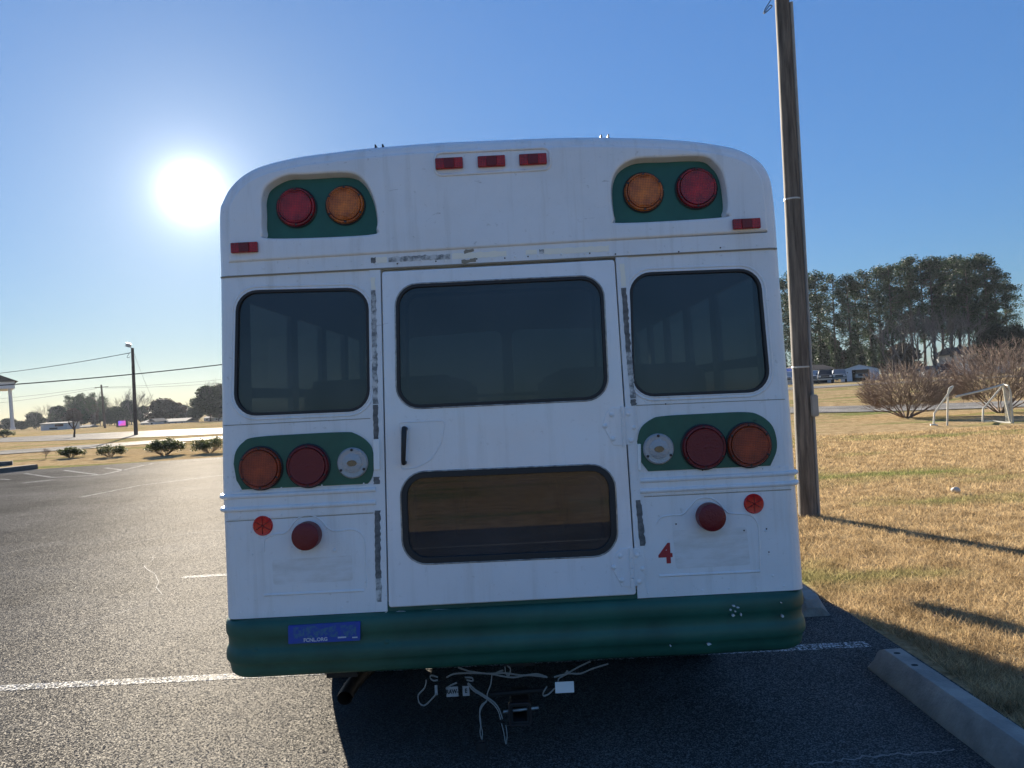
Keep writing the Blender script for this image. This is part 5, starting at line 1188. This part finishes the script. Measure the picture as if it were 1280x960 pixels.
# open metal shed
Ys = 114; A = at(1053, 477, Ys); B = at(1097, 473, Ys); zb = tz(A.x, Ys)-.1
eL = at(1053, 462.5, Ys).z; pk_ = at(1075, 455.5, Ys).z
ms = empty('metal_shed', ((A.x+B.x)/2, Ys, zb), 'white gabled metal shed with an open front and a vehicle inside', 'shed')
oA, oB = at(1066, 470, Ys).x, at(1086, 470, Ys).x; oz = at(1075, 462, Ys).z
cxs = (A.x+B.x)/2
plate('front_wall', [[(A.x, zb), (A.x, eL-.25), (A.x+.25, eL), (cxs, pk_), (B.x-.25, eL), (B.x, eL-.25), (B.x, zb), (oB, zb), (oB, oz), (oA, oz), (oA, zb)]], lambda u, v, w_: Vector((u, Ys-w_, v)), -.1, 0, M['metalshed'], ms, 0)
r_ = MB().add([(A.x-.1, Ys-.2, eL), (cxs, Ys-.2, pk_+.06), (B.x+.1, Ys-.2, eL), (A.x-.1, Ys+8, eL), (cxs, Ys+8, pk_+.06), (B.x+.1, Ys+8, eL)], [(0,1,4,3),(1,2,5,4)]).build('roof', M['rooflight'], ms, smooth=False)
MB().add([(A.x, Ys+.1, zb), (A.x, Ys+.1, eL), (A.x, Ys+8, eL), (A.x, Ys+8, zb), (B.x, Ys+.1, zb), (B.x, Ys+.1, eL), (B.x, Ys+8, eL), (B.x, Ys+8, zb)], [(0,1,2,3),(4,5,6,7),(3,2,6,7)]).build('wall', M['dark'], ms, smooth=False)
ms.rotation_euler.z = -math.atan2((A.x+B.x)/2, Ys)
def truck(px, py, Y, mat, label, s=1.0, rz=0, cat='pickup truck', name='pickup_truck', suv=False):
    q = at(px, py, Y); q.z = tz(q.x, q.y); e_ = empty(name, q, label, cat, 'vehicles parked by the carport')
    def X(l): return [(q.x+a, q.y+b, q.z+c_) for a, b, c_ in l]
    W = .95
    def loft(secs, nm, mt, par, bev=0):
        vs = []; 
        for (y, z0_, z1_, w0, w1) in secs: vs += X([(-w0, y, z0_), (-w0*1.0, y, (z0_+z1_)/2), (-w1, y, z1_), (w1, y, z1_), (w0, y, (z0_+z1_)/2), (w0, y, z0_)])
        fs = [(i*6+j, i*6+(j+1) % 6, (i+1)*6+(j+1) % 6, (i+1)*6+j) for i in range(len(secs)-1) for j in range(6)]+[tuple(range(5, -1, -1)), tuple((len(secs)-1)*6+j for j in range(6))]
        return mk(nm, vs, fs, mt, par)
    b = loft([(-2.6, .5, .95, .86, .80), (-2.5, .42, 1.10, .94, .86), (-1.2, .42, 1.20, .97, .88), (2.7, .45, 1.18, .97, .90)], 'body', M[mat], e_)
    c = loft([(-1.3, 1.18, 1.22, .84, .80), (-.75, 1.18, 1.80, .86, .70), (1.9 if suv else .9, 1.18, 1.84, .86, .72), (2.5 if suv else 1.1, 1.18, 1.3, .86, .80)], 'cab', M[mat], e_)
    MB().add(X([(-.76, -1.24, 1.24), (.76, -1.24, 1.24), (.64, -.80, 1.74), (-.64, -.80, 1.74)]), [(0,1,2,3)]).build('windscreen', M['winglass'], c, smooth=False)
    g = MB().box((q.x, q.y-2.62, q.z+.86), (.95, .06, .30), None, .02).build('grille', M['dark'], b); MB().box((q.x, q.y-2.66, q.z+.86), (.9, .03, .05)).build('grille_bar', M['steel'], g)
    MB().box((q.x, q.y-2.68, q.z+.56), (1.75, .14, .20), None, .04).build('bumper', M['steel'], b)
    for sx in (-1, 1):
        MB().box((q.x+sx*.66, q.y-2.58, q.z+.92), (.30, .10, .20), None, .03).build('headlight', M['headlamp'], b)
        MB().box((q.x+sx*1.05, q.y-1.0, q.z+1.28), (.18, .08, .18), None, .03).build('mirror', M[mat], c)
        for yy in (-1.75, 1.65):
            w_ = MB().lathe((q.x+sx*.95, q.y+yy, q.z+.38), (-sx, 0, 0), (0, 1, 0), [(.2, 0), (.36, 0), (.38, .05), (.38, .2), (.34, .24), (.1, .24)], 20).build('wheel', M['tyre'], e_)
    e_.rotation_euler.z = -math.atan2(q.x, q.y)
    return e_
truck(1032, 480, 102, 'navy', 'dark grey pickup truck parked facing out before the carport'); truck(1049.5, 479, 106, 'silver', 'silver pickup truck parked between the dark truck and the metal shed')
truck(1016, 481, 104, 'carwhite', 'pale pickup truck partly behind the utility pole'); truck(1077.5, 477, 117, 'carwhite', 'white vehicle parked inside the open metal shed', suv=True, cat='van', name='parked_van')
truck(984, 482, 100, 'carwhite', 'white car seen between the bus and the utility pole', suv=True, cat='car', name='parked_car')
# sunlit white house and dark car by the bare trees
h = house(1156, 1176, 471, 462, 457, 112, 'white_cottage', 'bright white cottage corner behind the left crape myrtle', 'siding', 'rooflight', 2, 1.6)
truck(1184, 472, 108, 'navy', 'dark car under the bare trees between the two crape myrtles', suv=True, cat='car', name='parked_car')
h = house(1204, 1262, 455, 441, 431, 128, 'gabled_house', 'house with a pale metal roof and cream gable behind the right crape myrtle', 'trim', 'rooflight', 3, 9)
random.seed(3)
# bits on the lawn
q = gp(1195, 617); V = []; bm = bmesh.new(); bmesh.ops.create_icosphere(bm, subdivisions=2, radius=.05)
for v in bm.verts: v.co = Vector((v.co.x*1.2, v.co.y, v.co.z*.8))*(1+.25*noise.noise(v.co*25))
vs = [(v.co.x+q.x, v.co.y+q.y, v.co.z+.05) for v in bm.verts]; bm.verts.index_update(); fs = [[v.index for v in f.verts] for f in bm.faces]; bm.free()
tag(mk('pale_stone', vs, fs, M['rock']), 'small pale stone lying on the lawn right of the utility pole', 'stone')
mb = MB()
for i in range(170):
    x = 2.45+random.random()*5; y = 3.2+random.random()*9; a = random.uniform(0, 6.28); s = random.uniform(.012, .03); z = random.uniform(.01, .035)
    mb.add([(x-s*math.cos(a), y-s*math.sin(a), z), (x+s*.5*math.sin(a), y-s*.5*math.cos(a), z+.012), (x+s*math.cos(a), y+s*math.sin(a), z+.004), (x-s*.5*math.sin(a), y+s*.5*math.cos(a), z+.01)], [(0,1,2,3)])
tag(mb.build('leaf_litter', M['leaflitter'], origin=(0,0,0)), 'dead brown leaves scattered on the dry lawn', 'leaves', kind='stuff')
# ------------------------------------------------------------------ air
hz = MB().box((0, 250, 14), (900, 900, 34)).build('haze', None, mats=[], smooth=False)
hm = bpy.data.materials.new('haze_air'); hm.use_nodes = True; ht = hm.node_tree; ht.nodes.clear()
ho = ht.nodes.new('ShaderNodeOutputMaterial'); pv = ht.nodes.new('ShaderNodeVolumePrincipled'); pv.inputs['Color'].default_value = (.78, .87, 1, 1); pv.inputs['Density'].default_value = .00011; pv.inputs['Anisotropy'].default_value = .3
ht.links.new(pv.outputs[0], ho.inputs['Volume']); hz.data.materials.clear(); hz.data.materials.append(hm); tag(hz, kind='stuff', label='thin pale haze in the air over the fields', cat='haze')
for o in bpy.data.objects:
    if '_used' in o.keys(): del o['_used']
